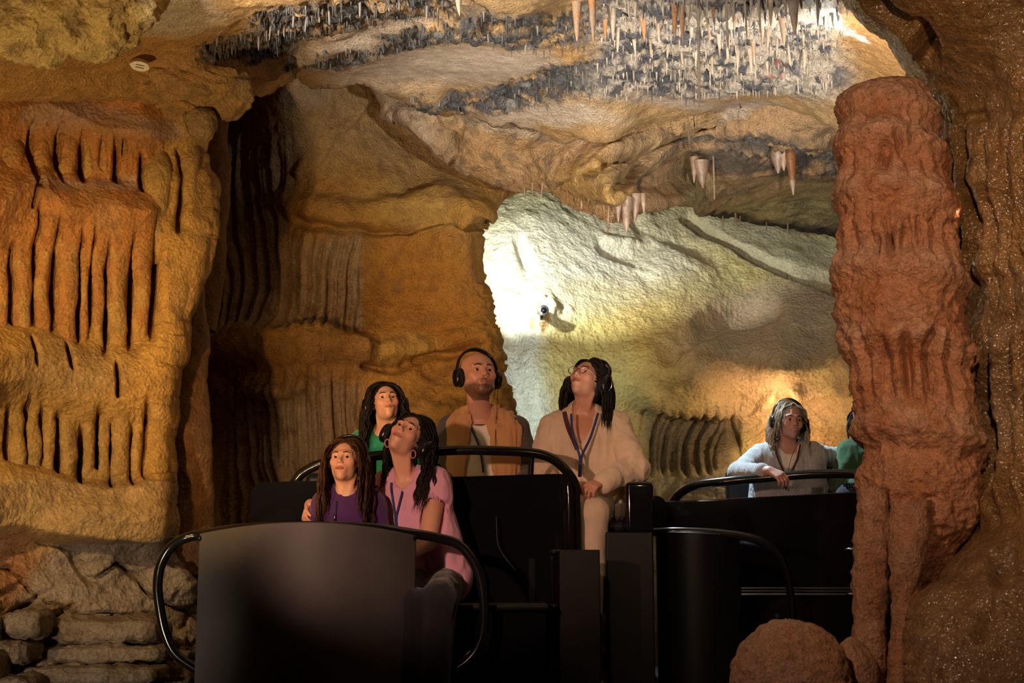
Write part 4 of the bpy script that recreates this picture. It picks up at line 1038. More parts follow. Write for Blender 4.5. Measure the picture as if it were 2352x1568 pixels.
def head_prims(c, R, s, male=False, smile=False, kid=False):
    wd = 1.12 if male else 1.0
    H = lambda x, y, z: c + R @ (np.array((x * wd, y, z)) * s)
    E = lambda p, r, k: (s_ell(H(*p), np.array(r) * s * np.array((wd, 1, 1)), R), k, 'add')
    C = lambda a, b, ra, rb, k: (s_cap(H(*a), H(*b), ra * s, rb * s), k, 'add')
    S = lambda p, r, k: (s_ell(H(*p), np.array(r) * s, R), k, 'sub')
    jw = 0.049 if male else 0.036
    L = [E((0, 0.018, 0.034), (0.074, 0.094, 0.082), 0.01), E((0, -0.026, -0.012), (0.064 if male else 0.061, 0.064, 0.078), 0.03), E((0, -0.030, -0.055), (0.050 if male else 0.041, 0.050, 0.052), 0.03),
         E((0, -0.062, -0.098), (0.024 if male else 0.019, 0.020, 0.017), 0.022)]
    for x in (-1, 1):
        L += [E((x * jw, -0.004, -0.064), (0.016 if male else 0.012, 0.024, 0.020), 0.035), E((x * 0.043, -0.058, -0.020), (0.018, 0.018, 0.016), 0.022), E((x * 0.075, 0.012, -0.008), (0.008, 0.018, 0.030), 0.008)]
        L += [C((x * 0.014, -0.087, 0.020), (x * 0.044, -0.074, 0.022), 0.009, 0.008, 0.018)]
    for x in (-1, 1): L += [S((x * 0.030, -0.097, -0.001), (0.0185, 0.018, 0.0145), 0.012)]
    L += [C((0, -0.084, 0.012), (0, -0.107, -0.026), 0.0070, 0.0085, 0.012), E((0, -0.107, -0.030), (0.0085, 0.009, 0.0075), 0.006)]
    for x in (-1, 1): L += [E((x * 0.0105, -0.098, -0.034), (0.0065, 0.0085, 0.0062), 0.006), S((x * 0.0058, -0.1065, -0.0415), (0.0032, 0.005, 0.0042), 0.003)]
    # lids
    for x in (-1, 1):
        for (a, b2, r) in (((0.0160, -0.0765, -0.001), (0.0225, -0.0825, 0.0066), 0.0030), ((0.0225, -0.0825, 0.0066), (0.031, -0.0850, 0.0092), 0.0032), ((0.031, -0.0850, 0.0092), (0.040, -0.0810, 0.0072), 0.0032), ((0.040, -0.0810, 0.0072), (0.0470, -0.0725, 0.0), 0.0028),
                        ((0.0170, -0.0765, -0.003), (0.031, -0.0825, -0.0108), 0.0024), ((0.031, -0.0825, -0.0108), (0.046, -0.0735, -0.002), 0.0024)):
            L += [C((x * a[0], a[1], a[2]), (x * b2[0], b2[1], b2[2]), r, r, 0.004)]
    # mouth
    mw, dz = (0.028, 0.007) if smile else (0.022, -0.0015)
    L += [E((0, -0.078, -0.064), (0.026, 0.016, 0.020), 0.018)]
    for x in (-1, 1):
        L += [C((0, -0.0945, -0.0585), (x * mw, -0.0835, -0.0635 + dz), 0.0046, 0.0026, 0.005), C((0, -0.0925, -0.0705), (x * mw * 0.9, -0.083, -0.0650 + dz), 0.0056, 0.0028, 0.006)]
    for x in (-1, 1):
        L += [(s_cap(H(0, -0.0995, -0.0645), H(x * mw, -0.0885, -0.0640 + dz), (0.0054 if smile else 0.0022) * s, 0.0014 * s), 0.003, 'sub')]
    if smile:
        for x in (-1, 1): L += [E((x * 0.040, -0.068, -0.036), (0.016, 0.014, 0.014), 0.016)]
    return L

def skin_color(v, c, R, s, tone, lips, beard=False):
    p = ((v - c) @ R) / s
    x, y, z = p[:, 0], p[:, 1], p[:, 2]
    col = np.zeros((len(v), 3)) + np.array(tone)
    col = col * (1 + 0.05 * fbm(p * 30, 3, seed=700))[:, None]
    fr = (y < -0.05)
    ck = np.exp(-(((np.abs(x) - 0.04) / 0.018) ** 2 + ((z + 0.025) / 0.02) ** 2)) * fr
    col = mixc(col, np.array(tone) * np.array((1.05, 0.82, 0.80)), ck * 0.6)
    lp = (np.hypot(x / 0.025, (z + 0.0645 - 0.10 * np.abs(x)) / 0.0105) < 1) * (y < -0.078)
    col = mixc(col, lips, lp * 0.95)
    ln = (np.abs(z + 0.0645) < 0.0022) * (np.abs(x) < 0.024) * (y < -0.08)
    col = mixc(col, np.array(lips) * 0.35, ln * 0.7)
    ed = np.exp(-(((np.abs(x) - 0.031) / 0.017) ** 2 + ((z - 0.001) / 0.011) ** 2)) * (y < -0.06)
    col = mixc(col, np.array(tone) * np.array((0.62, 0.5, 0.48)), ed * 0.55)
    if beard:
        jaw = sst(-0.045, -0.075, z) * (z > -0.16) * (y < 0.02) * (1 - lp)
        mus = np.exp(-((x / 0.026) ** 2 + ((z + 0.050) / 0.006) ** 2)) * (y < -0.07)
        cut = np.exp(-(((np.abs(x) - 0.022) / 0.014) ** 2 + ((z + 0.064) / 0.012) ** 2))
        gt = np.exp(-((x / 0.016) ** 2 + ((z + 0.086) / 0.010) ** 2)) * (y < -0.05)
        m = np.clip(jaw * 1.15 * (1 - cut) + mus * 0.95 + gt * 0.6, 0, 1) * (0.75 + 0.25 * fbm(p * 300, 2, seed=701)) * (z > -0.125)
        col = mixc(col, (0.035, 0.016, 0.010), np.clip(m, 0, 0.93))
        cap = sst(0.055, 0.075, z + 0.35 * y) * 0.25
        col = mixc(col, np.array(tone) * 0.7, cap)
    return np.clip(col, 0.003, 1)

def eyeball(name, c, R, s, side, gaze, parent, L, iris=(0.035, 0.015, 0.008)):
    ctr = c + R @ (np.array((side * 0.031, -0.0700, 0.0005)) * s)
    n, pos, f = ellipsoid(ctr, (0.0140 * s,) * 3, 40, 30)
    g = R @ (np.array(gaze, float) / np.linalg.norm(gaze)); dt = n @ g
    cc = np.zeros(pos.shape) + np.array((0.72, 0.66, 0.60))
    cc = mixc(cc, iris, sst(0.74, 0.79, dt)); cc = mixc(cc, (0.004, 0.003, 0.003), sst(0.955, 0.97, dt))
    return mesh_np(name, pos.reshape(-1, 3), f, M['eye'], parent, cc.reshape(-1, 3), loc=L)

def headphones(c, R, s, label, lean=8, cable=None, fit=1.14):
    s = s * fit; root = empty('headphones', c); tag(root, label, 'headphones', 'headphones worn by the riders')
    Ls = root.location
    H = lambda x, y, z: c + R @ (np.array((x, y, z)) * s)
    m = MB(); ys = math.tan(math.radians(lean))
    pts = []
    for i in range(25):
        a = math.pi * i / 24
        z = 0.005 + 0.132 * math.sin(a) ** 0.85; x = -0.098 * math.cos(a)
        pts.append((x, 0.008 + ys * z, z))
    prof = [(-0.015, 0), (-0.013, 0.006), (0.013, 0.006), (0.015, 0), (0.013, -0.004), (-0.013, -0.004)]
    vs, fs = [], []
    for i, (x, y, z) in enumerate(pts):
        a = math.pi * i / 24; nx_, nz_ = -math.cos(a), math.sin(a)
        for (py_, th_) in prof: vs.append(H(x + nx_ * th_, y + py_, z + nz_ * th_))
    k = len(prof)
    for i in range(24):
        for j in range(k): fs.append((i * k + j, i * k + (j + 1) % k, (i + 1) * k + (j + 1) % k, (i + 1) * k + j))
    m.add(vs, fs + [tuple(range(k)), tuple(24 * k + j for j in range(k - 1, -1, -1))]); m.build('headband', M['earcup'], root, loc=Ls)
    for sd in (-1, 1):
        vs, fs = [], []; prof2 = [(0.088, 0.90), (0.093, 1.0), (0.106, 1.0), (0.114, 0.86), (0.118, 0.5), (0.118, 0.02)]
        K2 = 28
        for (xx, rr) in prof2:
            for q in range(K2):
                a = 2 * math.pi * q / K2; vs.append(H(sd * xx, 0.012 + 0.036 * rr * math.cos(a), -0.012 + 0.045 * rr * math.sin(a)))
        for i in range(len(prof2) - 1):
            for q in range(K2): fs.append((i * K2 + q, i * K2 + (q + 1) % K2, (i + 1) * K2 + (q + 1) % K2, (i + 1) * K2 + q))
        fs.append(tuple(range(K2))); m = MB(); m.add(vs, fs); cup = m.build('ear_cup', M['earcup'], root, loc=Ls)
        m = MB(); ring = [H(sd * 0.083, 0.012 + 0.028 * math.cos(2 * math.pi * q / 32), -0.012 + 0.036 * math.sin(2 * math.pi * q / 32)) for q in range(33)]
        m.tube(ring, 0.0105 * s, 10, False); m.build('ear_cushion', M['foam'], cup, loc=Ls)
        m = MB(); m.tube([H(sd * 0.098, 0.010 + ys * 0.03, 0.03), H(sd * 0.104, 0.012, 0.0), H(sd * 0.110, 0.012, -0.02)], 0.006 * s, 8); m.build('yoke', M['earcup'], root, loc=Ls)
    if cable is not None:
        m = MB(); m.tube(catmull([H(0.1, 0.012, -0.055)] + cable, 10), 0.0016, 6); m.build('cable', M['earcup'], root, loc=Ls)
    return root

def strands(c, R, s, n, length, colliders, seed, part=0.0, wave=0.0, radius=0.006, back=0.25, spread=1.0, front=True, gravity=0.5, zmin=-0.02, vol=0.005, fwd=0.0):
    """locks that start on the scalp, fall and slide over head, neck and shoulders"""
    rs = np.random.RandomState(seed); roots = []
    while len(roots) < n:
        q = rs.normal(size=3); q /= np.linalg.norm(q)
        p = np.array((0, 0.02, 0.035)) + q * np.array((0.079, 0.099, 0.088))
        if p[2] < zmin: continue
        if p[1] < -0.052 and p[2] < 0.088: continue
        if p[1] < -0.03 and abs(p[0]) < 0.058 and p[2] < 0.092: continue
        roots.append(p)
    p = np.array(roots); side = np.where(p[:, 0] > part, 1.0, -1.0)
    X = c + (p * s) @ R.T
    d = np.stack([side * (0.9 + 0 * side), back + 0.25 * rs.rand(n), -0.25 + 0 * side], -1); d /= np.linalg.norm(d, axis=1)[:, None]
    d = d @ R.T
    step = 0.014; L = length * (0.72 + 0.38 * rs.rand(n)); path = [X.copy()]
    thick = vol * rs.rand(n)
    stuck = np.zeros(n, bool); frontal = p[:, 1] < 0.04
    g = np.stack([-0.06 * side, np.where(frontal, -fwd, 0.12), -1.0 + 0 * side], -1)
    for k in range(int(length * 1.1 / step)):
        gg = gravity * (0.45 if k > 3 else 0.3); d = d * (1 - gg) + g * gg; d /= np.linalg.norm(d, axis=1)[:, None]
        Y = X + d * step
        for _ in range(2):
            ph = ((Y - c) @ R) / s
            for (cc, rr) in (((0, 0.02, 0.035), (0.080, 0.100, 0.090)), ((0, -0.03, -0.02), (0.070, 0.070, 0.085))):
                q = (ph - np.array(cc)) / np.array(rr); l = np.linalg.norm(q, axis=1)
                k2 = 1 + thick / 0.08
                m = l < k2
                ph[m] = np.array(cc) + q[m] / l[m][:, None] * np.array(rr) * k2[m][:, None]
            if front:      # keep the face free: push sideways
                m = (ph[:, 1] < -0.02) & (np.abs(ph[:, 0]) < 0.066) & (ph[:, 2] < 0.075) & (ph[:, 2] > -0.14)
                ph[m, 0] = side[m] * (0.066 + 0.01 * spread)
            Y = c + (ph * s) @ R.T
            for ci, (a, b2, ra, rb) in enumerate(colliders):
                a = np.array(a); b2 = np.array(b2); ba = b2 - a
                h = np.clip(((Y - a) @ ba) / (ba @ ba), 0, 1); ax = a + h[:, None] * ba; rr = ra + (rb - ra) * h + 0.006 + thick
                dv = Y - ax; l = np.linalg.norm(dv, axis=1) + 1e-9; m = l < rr
                if ci == 0: stuck |= m & (dv[:, 1] < 0.03) & (k > 3)
                Y[m] = ax[m] + dv[m] / l[m][:, None] * rr[m][:, None]
        nd = Y - X; ln = np.linalg.norm(nd, axis=1)[:, None] + 1e-9; nd = nd / ln
        stuck |= (nd[:, 2] > -0.45) & (k > 9)
        L = np.where(stuck & (L > k * step), k * step, L); alive = (k * step < L)
        X = np.where(alive[:, None], X + nd * step, X + nd * 1e-4); d = np.where(alive[:, None], nd, d)
        path.append(X.copy())
    path = np.array(path)
    if wave:
        t = np.arange(len(path))[:, None] * step; ph = rs.rand(n)[None] * 6.28
        amp = np.clip(t / 0.12, 0, 1) * wave
        path[..., 0] += amp * np.sin(t * 75 + ph); path[..., 1] += amp * np.cos(t * 70 + ph * 1.7) * 0.8
    mb_v, mb_f = [], []; base = 0; sg = 3
    ang = np.arange(sg) * 2 * math.pi / sg
    for j in range(n):
        m = int(min(len(path), L[j] / step + 2)); q = path[:m, j]
        if m < 4: continue
        hp_ = ((q - c) @ R) / s
        if np.any((hp_[:, 1] < 0.012) & (np.abs(hp_[:, 0]) < 0.060) & (hp_[:, 2] < -0.045) & (hp_[:, 2] > -0.22)): continue
        tg = np.gradient(q, axis=0); tg /= np.linalg.norm(tg, axis=1)[:, None] + 1e-9
        up = np.cross(tg, np.array((0.3, 1.0, 0.2))); up /= np.linalg.norm(up, axis=1)[:, None] + 1e-9; bi = np.cross(tg, up)
        f = np.linspace(0, 1, m); r = radius * (0.75 + 0.5 * rs.rand()) * np.minimum(1, 0.35 + f * 6) * np.clip((1 - f) * 3.2, 0.08, 1)
        ring = q[:, None] + (up[:, None] * np.cos(ang)[None, :, None] * 2.2 + bi[:, None] * np.sin(ang)[None, :, None] * 0.55) * r[:, None, None]
        mb_v.append(ring.reshape(-1, 3)); mb_f.append(grid_faces(m, sg, True) + base); base += m * sg
    return np.concatenate(mb_v), np.concatenate(mb_f)

def hair_cap(c, R, s, fringe=0.088, fw=0.060):
    F = Field(c - 0.18 * s, c + 0.18 * s, 0.0055)
    H = lambda x, y, z: c + R @ (np.array((x, y, z)) * s)
    F.put((s_ell(H(0, 0.022, 0.036), np.array((0.082, 0.101, 0.089)) * s, R)), 0.01)
    F.put((s_ell(H(0, 0.062, -0.025), np.array((0.070, 0.055, 0.068)) * s, R)), 0.03)
    F.put(s_ell(H(0, -0.095, fringe - 0.105), np.array((fw, 0.080, 0.105)) * s, R), 0.012, 'sub')
    F.put(s_ell(H(0, -0.085, -0.12), np.array((0.10, 0.08, 0.12)) * s, R), 0.012, 'sub')
    F.put(s_cap(H(0, 0.0, -0.05), H(0, 0.01, -0.2), 0.058 * s, 0.06 * s), 0.006, 'sub')
    v, q = F.mesh(1)
    p = ((v - c) @ R)
    ang = np.arctan2(p[:, 0], p[:, 2] + 0.03)
    nrm = v - H(0, 0.02, 0.03); nrm /= np.linalg.norm(nrm, axis=1)[:, None]
    return v + nrm * (0.0022 * np.sin(p[:, 1] * 900 + 3 * np.sin(ang * 3)))[:, None], q

def cloth_mesh(name, prims, vox, mat, parent, L, seed, fold=0.006, cuts=(), fr=(9, 9, 3.5), smooth=2, core=None):
    lo = np.min([p[0][1] for p in prims], 0) - 0.03; hi = np.max([p[0][2] for p in prims], 0) + 0.03
    F = Field(lo, hi, vox)
    for p in prims: F.put(p[0], p[1])
    if core is not None:
        G = Field(lo, hi, vox)
        for p in core: G.put(p[0], p[1])
        F.a = np.maximum(F.a, -G.a)
    for p in cuts: F.put(p[0], p[1], 'sub')
    v, q = F.mesh(smooth)
    o = mesh_np(name, v, q, mat, parent, None, True, L)
    nrm = np.zeros(len(v) * 3, np.float32); o.data.vertices.foreach_get('normal', nrm); nrm = nrm.reshape(-1, 3)
    d = fold * fbm(v * np.array(fr), 3, seed=seed) + fold * 0.8 * fbm(v * np.array(fr) * 2.2, 2, seed=seed + 5, ridged=True)
    v2 = v + nrm * d[:, None]
    o.data.vertices.foreach_set('co', (v2 - np.array(L)).astype(np.float32).ravel()); o.data.update()
    return o, v2, q

def limb(pts, rs, k=0.02):
    return [(s_cap(pts[i], pts[i + 1], rs[i], rs[i + 1]), k) for i in range(len(pts) - 1)]

def torso_prims(neck, sl, sr, hip, r=0.10, w=0.6, depth=1.0):
    neck, sl, sr, hip = map(lambda a: np.array(a, float), (neck, sl, sr, hip)); mid = 0.5 * (sl + sr)
    hl = hip + (sl - mid) * w; hr = hip + (sr - mid) * w
    dn = np.array((0, 0, -0.07))
    a = sl + (mid - sl) * 0.42 + dn; b = sr + (mid - sr) * 0.42 + dn
    pr = [(s_cap(sl + (mid - sl) * 0.12, sr + (mid - sr) * 0.12, 0.058, 0.058), 0.03), (s_cap(a, hl, r, r * 1.02), 0.05), (s_cap(b, hr, r, r * 1.02), 0.05), (s_cap(mid + dn, hip, r * 1.02, r * 1.05), 0.05)]
    for s_ in (sl, sr): pr.append((s_cap(neck + np.array((0, 0.01, 0.005)), s_ + (mid - s_) * 0.25 + np.array((0, 0, 0.012)), 0.045, 0.045), 0.03))
    return pr

def surf_path(bvh, pts, lift=0.004):
    out = []
    for x, y in pts:
        d = P(x, y, 1.0) - CAM; d /= np.linalg.norm(d)
        hit = bvh.ray_cast(Vector(CAM), Vector(d))
        if hit[0] is not None: out.append(np.array(hit[0]) - d * lift)
    return out

def ribbon(name, pts, width, thick, mat, parent, L):
    pts = catmull(pts, 6); tg = np.gradient(pts, axis=0); tg /= np.linalg.norm(tg, axis=1)[:, None] + 1e-9
    view = pts - CAM; view /= np.linalg.norm(view, axis=1)[:, None]
    sd = np.cross(tg, view); sd /= np.linalg.norm(sd, axis=1)[:, None] + 1e-9
    h = width / 2; ring = np.stack([pts + sd * h - view * thick, pts + sd * h, pts - sd * h, pts - sd * h - view * thick], 1)
    n = len(pts); m = MB(); m.add(ring.reshape(-1, 3), [tuple(q) for q in grid_faces(n, 4, True)] + [(3, 2, 1, 0), (4 * n - 4, 4 * n - 3, 4 * n - 2, 4 * n - 1)])
    return m.build(name, mat, parent, loc=L)

def person(label, head, neck, sl, sr, hip, tone, lips=(0.42, 0.13, 0.11), male=False, smile=False, beard=False, gaze=(0, -1, 0.1), brow='hair_black', chest_r=0.092, extra_skin=(), neck_r=0.043, low=0.06, vox=0.0033):
    px, py, Y, s, yaw, pitch, roll = head
    c = P(px, py, Y); R = rot(yaw, pitch, roll)
    root = empty('person', np.array(hip) + np.array((0, 0, -0.12))); tag(root, label, 'person')
    L = np.array(root.location)
    H = lambda x, y, z: c + R @ (np.array((x, y, z)) * s)
    # head, neck and upper chest
    lo = np.minimum(c - 0.16 * s, np.array(neck) - np.array((0.15, 0.13, low))); hi = np.maximum(c + 0.16 * s, np.array(neck) + np.array((0.17, 0.12, 0.0)))
    F = Field(lo, hi, vox)
    for p, k, op in head_prims(c, R, s, male, smile): F.put(p, k, op)
    nb = np.array(neck, float)
    F.put(s_cap(H(0, 0.022, -0.055), nb + np.array((0, 0.012, -0.02)), neck_r * s, (neck_r + 0.006) * s), 0.022)
    for x in (-1, 1): F.put(s_cap(H(x * 0.05, 0.02, -0.07), nb + np.array((x * 0.012, -0.028, -0.045)), 0.010, 0.009), 0.02)
    for p, k in torso_prims(neck, sl, sr, hip, chest_r): F.put(p, k)
    v, q = F.mesh(1)
    col = skin_color(v, c, R, s, tone, lips, beard)
    V, Q, CC = [v], [q], [col]; base = len(v)
    for item in extra_skin:
        prims, vx = item if isinstance(item, tuple) else (item, 0.0085)
        lo = np.min([p[0][1] for p in prims], 0) - 0.02; hi = np.max([p[0][2] for p in prims], 0) + 0.02
        F2 = Field(lo, hi, vx)
        for p in prims: F2.put(p[0], p[1])
        v2, q2 = F2.mesh(1); V.append(v2); Q.append(q2 + base); base += len(v2)
        CC.append(np.clip(np.array(tone) * (1 + 0.06 * fbm(v2 * 30, 3, seed=702))[:, None], 0, 1))
    V = np.concatenate(V); Q = np.concatenate(Q)
    mesh_np('body', V, Q, M['skin'], root, np.concatenate(CC), True, L)
    for x in (-1, 1): eyeball('eye', c, R, s, x, gaze, root, L)
    bvh = BVHTree.FromPolygons([tuple(p) for p in v], [tuple(f) for f in q])
    for x in (-1, 1):
        pts = []
        for (ex, ez) in ((0.012, 0.0195), (0.022, 0.0235), (0.033, 0.0250), (0.043, 0.0220), (0.050, 0.0170)):
            o_ = H(x * ex, -0.3, ez); dr = R @ np.array((0, 1, 0)); h = bvh.ray_cast(Vector(o_), Vector(dr))
            if h[0] is not None: pts.append(np.array(h[0]) - dr * 0.0004)
        if len(pts) > 2:
            m = MB(); cc = catmull(pts, 4); n = len(cc); m.tube(cc, [0.0030 * s * (0.7 + 0.9 * (1 - abs(2 * i / n - 0.7)) ** 1.0 if i < n - 2 else 0.35) for i in range(n)], 8, flat=0.8); m.build('eyebrow', M[brow], root, loc=L)
    return root, L, c, R, s, H

def legs(root, L, hip, kl, kr, al, ar, mat, r=0.078, seed=0, name='trousers', vox=0.014):
    hip = np.array(hip, float); pr = []
    for k_, a_, x in ((kl, al, -1), (kr, ar, 1)):
        h = hip + np.array((x * 0.075, 0, 0))
        pr += limb([h, k_, a_], [r * 1.12, r * 0.88, r * 0.72], 0.03)
    pr.append((s_cap(hip + np.array((-0.07, 0.03, 0)), hip + np.array((0.07, 0.03, 0)), 0.105, 0.105), 0.04))
    cloth_mesh(name, pr, vox, M[mat], root, L, seed, 0.006)
    for k_, a_ in ((kl, al), (kr, ar)):
        a_ = np.array(a_, float)
        m = [(s_cap(a_ + np.array((0, 0.03, -0.03)), a_ + np.array((0, -0.13, -0.04)), 0.040, 0.033), 0.02), (s_cap(a_, a_ + np.array((0, 0, -0.03)), 0.045, 0.045), 0.02)]
        cloth_mesh('shoe', m, 0.013, M['vinyl'], root, L, seed + 3, 0.0)
# ---------------------------------------------------------------- the riders
A = lambda x, y, Y: P(x, y, Y)
def finish_hair(root, L, cap, st, mat):
    v = np.concatenate([cap[0], st[0]]) if cap is not None else st[0]
    q = np.concatenate([cap[1], st[1] + len(cap[0])]) if cap is not None else st[1]
    mesh_np('hair', v, q, M[mat], root, None, True, L)
def coll(neck, sl, sr, hip, r=0.120):
    sl, sr, hip, neck = map(np.array, (sl, sr, hip, neck)); mid = 0.5 * (sl + sr)
    return [(neck + np.array((0, 0.0, 0.11)), neck, 0.066, 0.070), (sl, sr, 0.080, 0.080), (sl * 0.55 + mid * 0.45 + np.array((0, 0, -0.07)), hip + (sl - mid) * 0.6, r, r), (sr * 0.55 + mid * 0.45 + np.array((0, 0, -0.07)), hip + (sr - mid) * 0.6, r, r), (mid + np.array((0, 0, -0.07)), hip, r, r)]
def inflate(prims, t):
    out = []
    for (fn, lo, hi), k in prims: out.append((((lambda g, fn=fn: fn(g) - t), lo - t, hi + t), k))
    return out
def bvh_of(o, v, q): return BVHTree.FromPolygons([tuple(p) for p in v], [tuple(f) for f in q])

# --- girl in purple, front row
nk, sl, sr, hp = A(796,1128,6.46), A(742,1162,6.47), A(860,1162,6.47), A(792,1345,6.5)
hands = [hand_prims(A(760,1330,6.22), (0.3, -1, -0.2), (0, 0, -1), 0.85, 22), hand_prims(A(835,1330,6.2), (-0.3, -1, -0.2), (0, 0, -1), 0.85, 22, side=-1)]
root, L, c, R, s, H = person('girl with long brown hair in a purple top looking up from behind the charcoal panel', (793,1060,6.40,0.86,-9,13,0), nk, sl, sr, hp, (0.66, 0.37, 0.25), gaze=(0.15,-1,0.05), brow='hair_brown', chest_r=0.075, neck_r=0.039,
    extra_skin=[limb([sl, A(730,1260,6.45), A(760,1330,6.22)], [0.038, 0.034, 0.024]) + hands[0], limb([sr, A(885,1260,6.44), A(835,1330,6.2)], [0.038, 0.034, 0.024]) + hands[1]])
tp_ = inflate(torso_prims(nk, sl, sr, hp, 0.080), 0.010) + limb([sl, A(730,1262,6.46), A(745,1300,6.32)], [0.052, 0.042, 0.036]) + limb([sr, A(888,1262,6.45), A(862,1300,6.3)], [0.052, 0.042, 0.036])
o, v, q = cloth_mesh('shirt', tp_, 0.0075, M['purple'], root, L, 801, 0.005, [(s_cap(nk + np.array((0, 0.01, 0.10)), nk + np.array((0, -0.010, 0.008)), 0.055, 0.052), 0.008)])
bv = bvh_of(o, v, q)
legs(root, L, hp, A(760,1395,6.18), A(830,1395,6.18), A(760,1560,6.15), A(830,1560,6.15), 'jeans', 0.062, 811)
finish_hair(root, L, hair_cap(c, R, s, 0.086), strands(c, R, s, 950, 0.36, coll(nk, sl, sr, hp, 0.106), 5, 0.0, 0.002, 0.0021, 0.05, 1.0, gravity=0.6, fwd=0.22), 'hair_brown')
headphones(c, R, s, 'black headphones on the girl in the purple top', 14)
ly = empty('lanyard', nk); tag(ly, 'thin blue lanyard on the purple top', 'lanyard')
pp = surf_path(bv, [(772,1150),(771,1170),(770,1190),(769,1230)], 0.006)
ribbon('strap', pp, 0.007, 0.002, M['lanyard'], ly, ly.location)
b_ = surf_path(bv, [(769,1180)], 0.010)
if b_: mm = MB(); mm.tube([b_[0], b_[0] + np.array((0, -0.004, -0.03))], 0.006, 10); mm.build('clip', M['metal'], ly, loc=ly.location)

# --- woman in pink, front row
nk, sl, sr, hp = A(932,1098,6.60), A(888,1118,6.66), A(1002,1112,6.58), A(988,1330,6.62)
el, wr = A(982,1244,6.46), A(915,1292,6.22)
hug = hand_prims(A(712,1160,6.56), A(690,1200,6.42) - A(712,1160,6.56), (0.9, 0.35, -0.1), 1.0, 14, 5, 1)
root, L, c, R, s, H = person('woman in a pink top hugging the girl in purple, head tilted back to look up', (936,1004,6.54,0.97,-20,26,24), nk, sl, sr, hp, (0.70, 0.38, 0.26), gaze=(0.1,-1,0.15), chest_r=0.088, lips=(0.50, 0.17, 0.15),
    extra_skin=[(limb([sr + np.array((0, 0, -0.02)), el, wr], [0.050, 0.040, 0.026], 0.02) + hand_prims(wr, (-0.7, -0.5, -0.3), (0, 0, -1), 1.0, 20), 0.0065),
                (limb([sl, A(800,1165,6.76), A(712,1160,6.56)], [0.046, 0.038, 0.026], 0.02) + hug, 0.0042)])
tp_ = inflate(torso_prims(nk, sl, sr, hp, 0.092, 0.75), 0.013) + limb([sr + np.array((-0.01, 0, 0.01)), A(1004,1146,6.55)], [0.062, 0.070], 0.03) + limb([sl, A(850,1140,6.7)], [0.058, 0.062], 0.03) + [(s_cap(A(1000,1200,6.62), A(1022,1318,6.62), 0.07, 0.09), 0.04)]
o, v, q = cloth_mesh('top', tp_, 0.0075, M['pink'], root, L, 821, 0.008, [(s_cap(nk + np.array((0, 0.0, 0.10)), nk + np.array((0, -0.045, -0.012)), 0.056, 0.050), 0.008), (s_cap(A(999,1162,6.53), A(990,1230,6.47), 0.058, 0.054), 0.006)])
bv = bvh_of(o, v, q)
# frayed sleeve hem
mm = MB(); rr_ = random.Random(3)
for i in range(46):
    t = i / 45; p = surf_path(bv, [(966 + 62 * t + rr_.uniform(-1, 1), 1140 - 12 * math.sin(t * 3.1) + 30 * t * t)], 0.002)
    if p: mm.tube([p[0], p[0] + np.array((rr_.uniform(-.004, .004), -0.004, -0.012)), p[0] + np.array((rr_.uniform(-.006, .006), -0.004, -0.022))], [0.002, 0.0016, 0.0006], 5)
if mm.v: mm.build('sleeve_fringe', M['pink'], root, loc=L)['kind'] = 'stuff'
legs(root, L, hp + np.array((0, -0.02, -0.02)), A(935,1385,6.15), A(1010,1375,6.14), A(935,1580,6.12), A(1000,1580,6.12), 'jeans', 0.080, 831, vox=0.0095)
finish_hair(root, L, hair_cap(c, R, s, 0.086), strands(c, R, s, 950, 0.31, coll(nk, sl, sr, hp), 6, 0.0, 0.005, 0.0022, 0.35, 1.0, gravity=0.6), 'hair_black')
headphones(c, R, s, 'black headphones with glossy cups on the woman in pink', 10)
for sd, nm in ((-1, 'beside her cheek'), (1, 'below the headphone cup')):
    ec = H(sd * 0.074, -0.004, -0.062) + np.array((0, -0.004, -0.012)); er = empty('earring', ec); tag(er, 'pink beaded hoop earring of the woman in pink ' + nm, 'earring')
    mm = MB(); mm.tube([ec + np.array((0.011 * math.cos(a), 0.004 * math.cos(a), 0.018 * math.sin(a))) for a in np.linspace(0, 2 * math.pi, 25)], 0.0032, 8, False); mm.build('hoop', plain_mat('rose_beads', (0.5, 0.2, 0.2), 0.4, 0.5, 0, 0.6, 300, 0.6), er, loc=er.location)
ly = empty('lanyard', nk); tag(ly, 'blue printed lanyard hanging on the pink top', 'lanyard')
for pts in ([(899,1108),(899,1125),(902,1145),(905,1165),(908,1185),(910,1215)], [(928,1110),(924,1130),(919,1150),(914,1170),(910,1190),(912,1215)]):
    pp = surf_path(bv, pts, 0.005)
    if len(pp) > 2: ribbon('strap', pp, 0.011, 0.002, M['lanyard'], ly, ly.location)

# --- girl in green, upper row
nk, sl, sr, hp = A(880,992,7.36), A(828,1016,7.38), A(938,1016,7.38), A(880,1190,7.4)
hands = [hand_prims(A(850,1180,7.1), (0.2, -1, -0.2), (0, 0, -1), 0.9, 22), hand_prims(A(915,1180,7.1), (-0.2, -1, -0.2), (0, 0, -1), 0.9, 22, side=-1)]
root, L, c, R, s, H = person('girl with dark wavy hair in a green top behind the woman in pink', (886,926,7.30,0.90,14,18,-4), nk, sl, sr, hp, (0.66, 0.36, 0.25), gaze=(0.05,-1,0.16), chest_r=0.075, neck_r=0.039, lips=(0.46, 0.16, 0.13),
    extra_skin=[limb([sl, A(815,1120,7.36), A(850,1180,7.1)], [0.038, 0.034, 0.024]) + hands[0], limb([sr, A(955,1120,7.36), A(915,1180,7.1)], [0.038, 0.034, 0.024]) + hands[1]])
tp_ = inflate(torso_prims(nk, sl, sr, hp, 0.080), 0.010) + limb([sl, A(812,1120,7.36)], [0.056, 0.048]) + limb([sr, A(956,1120,7.36)], [0.056, 0.048])
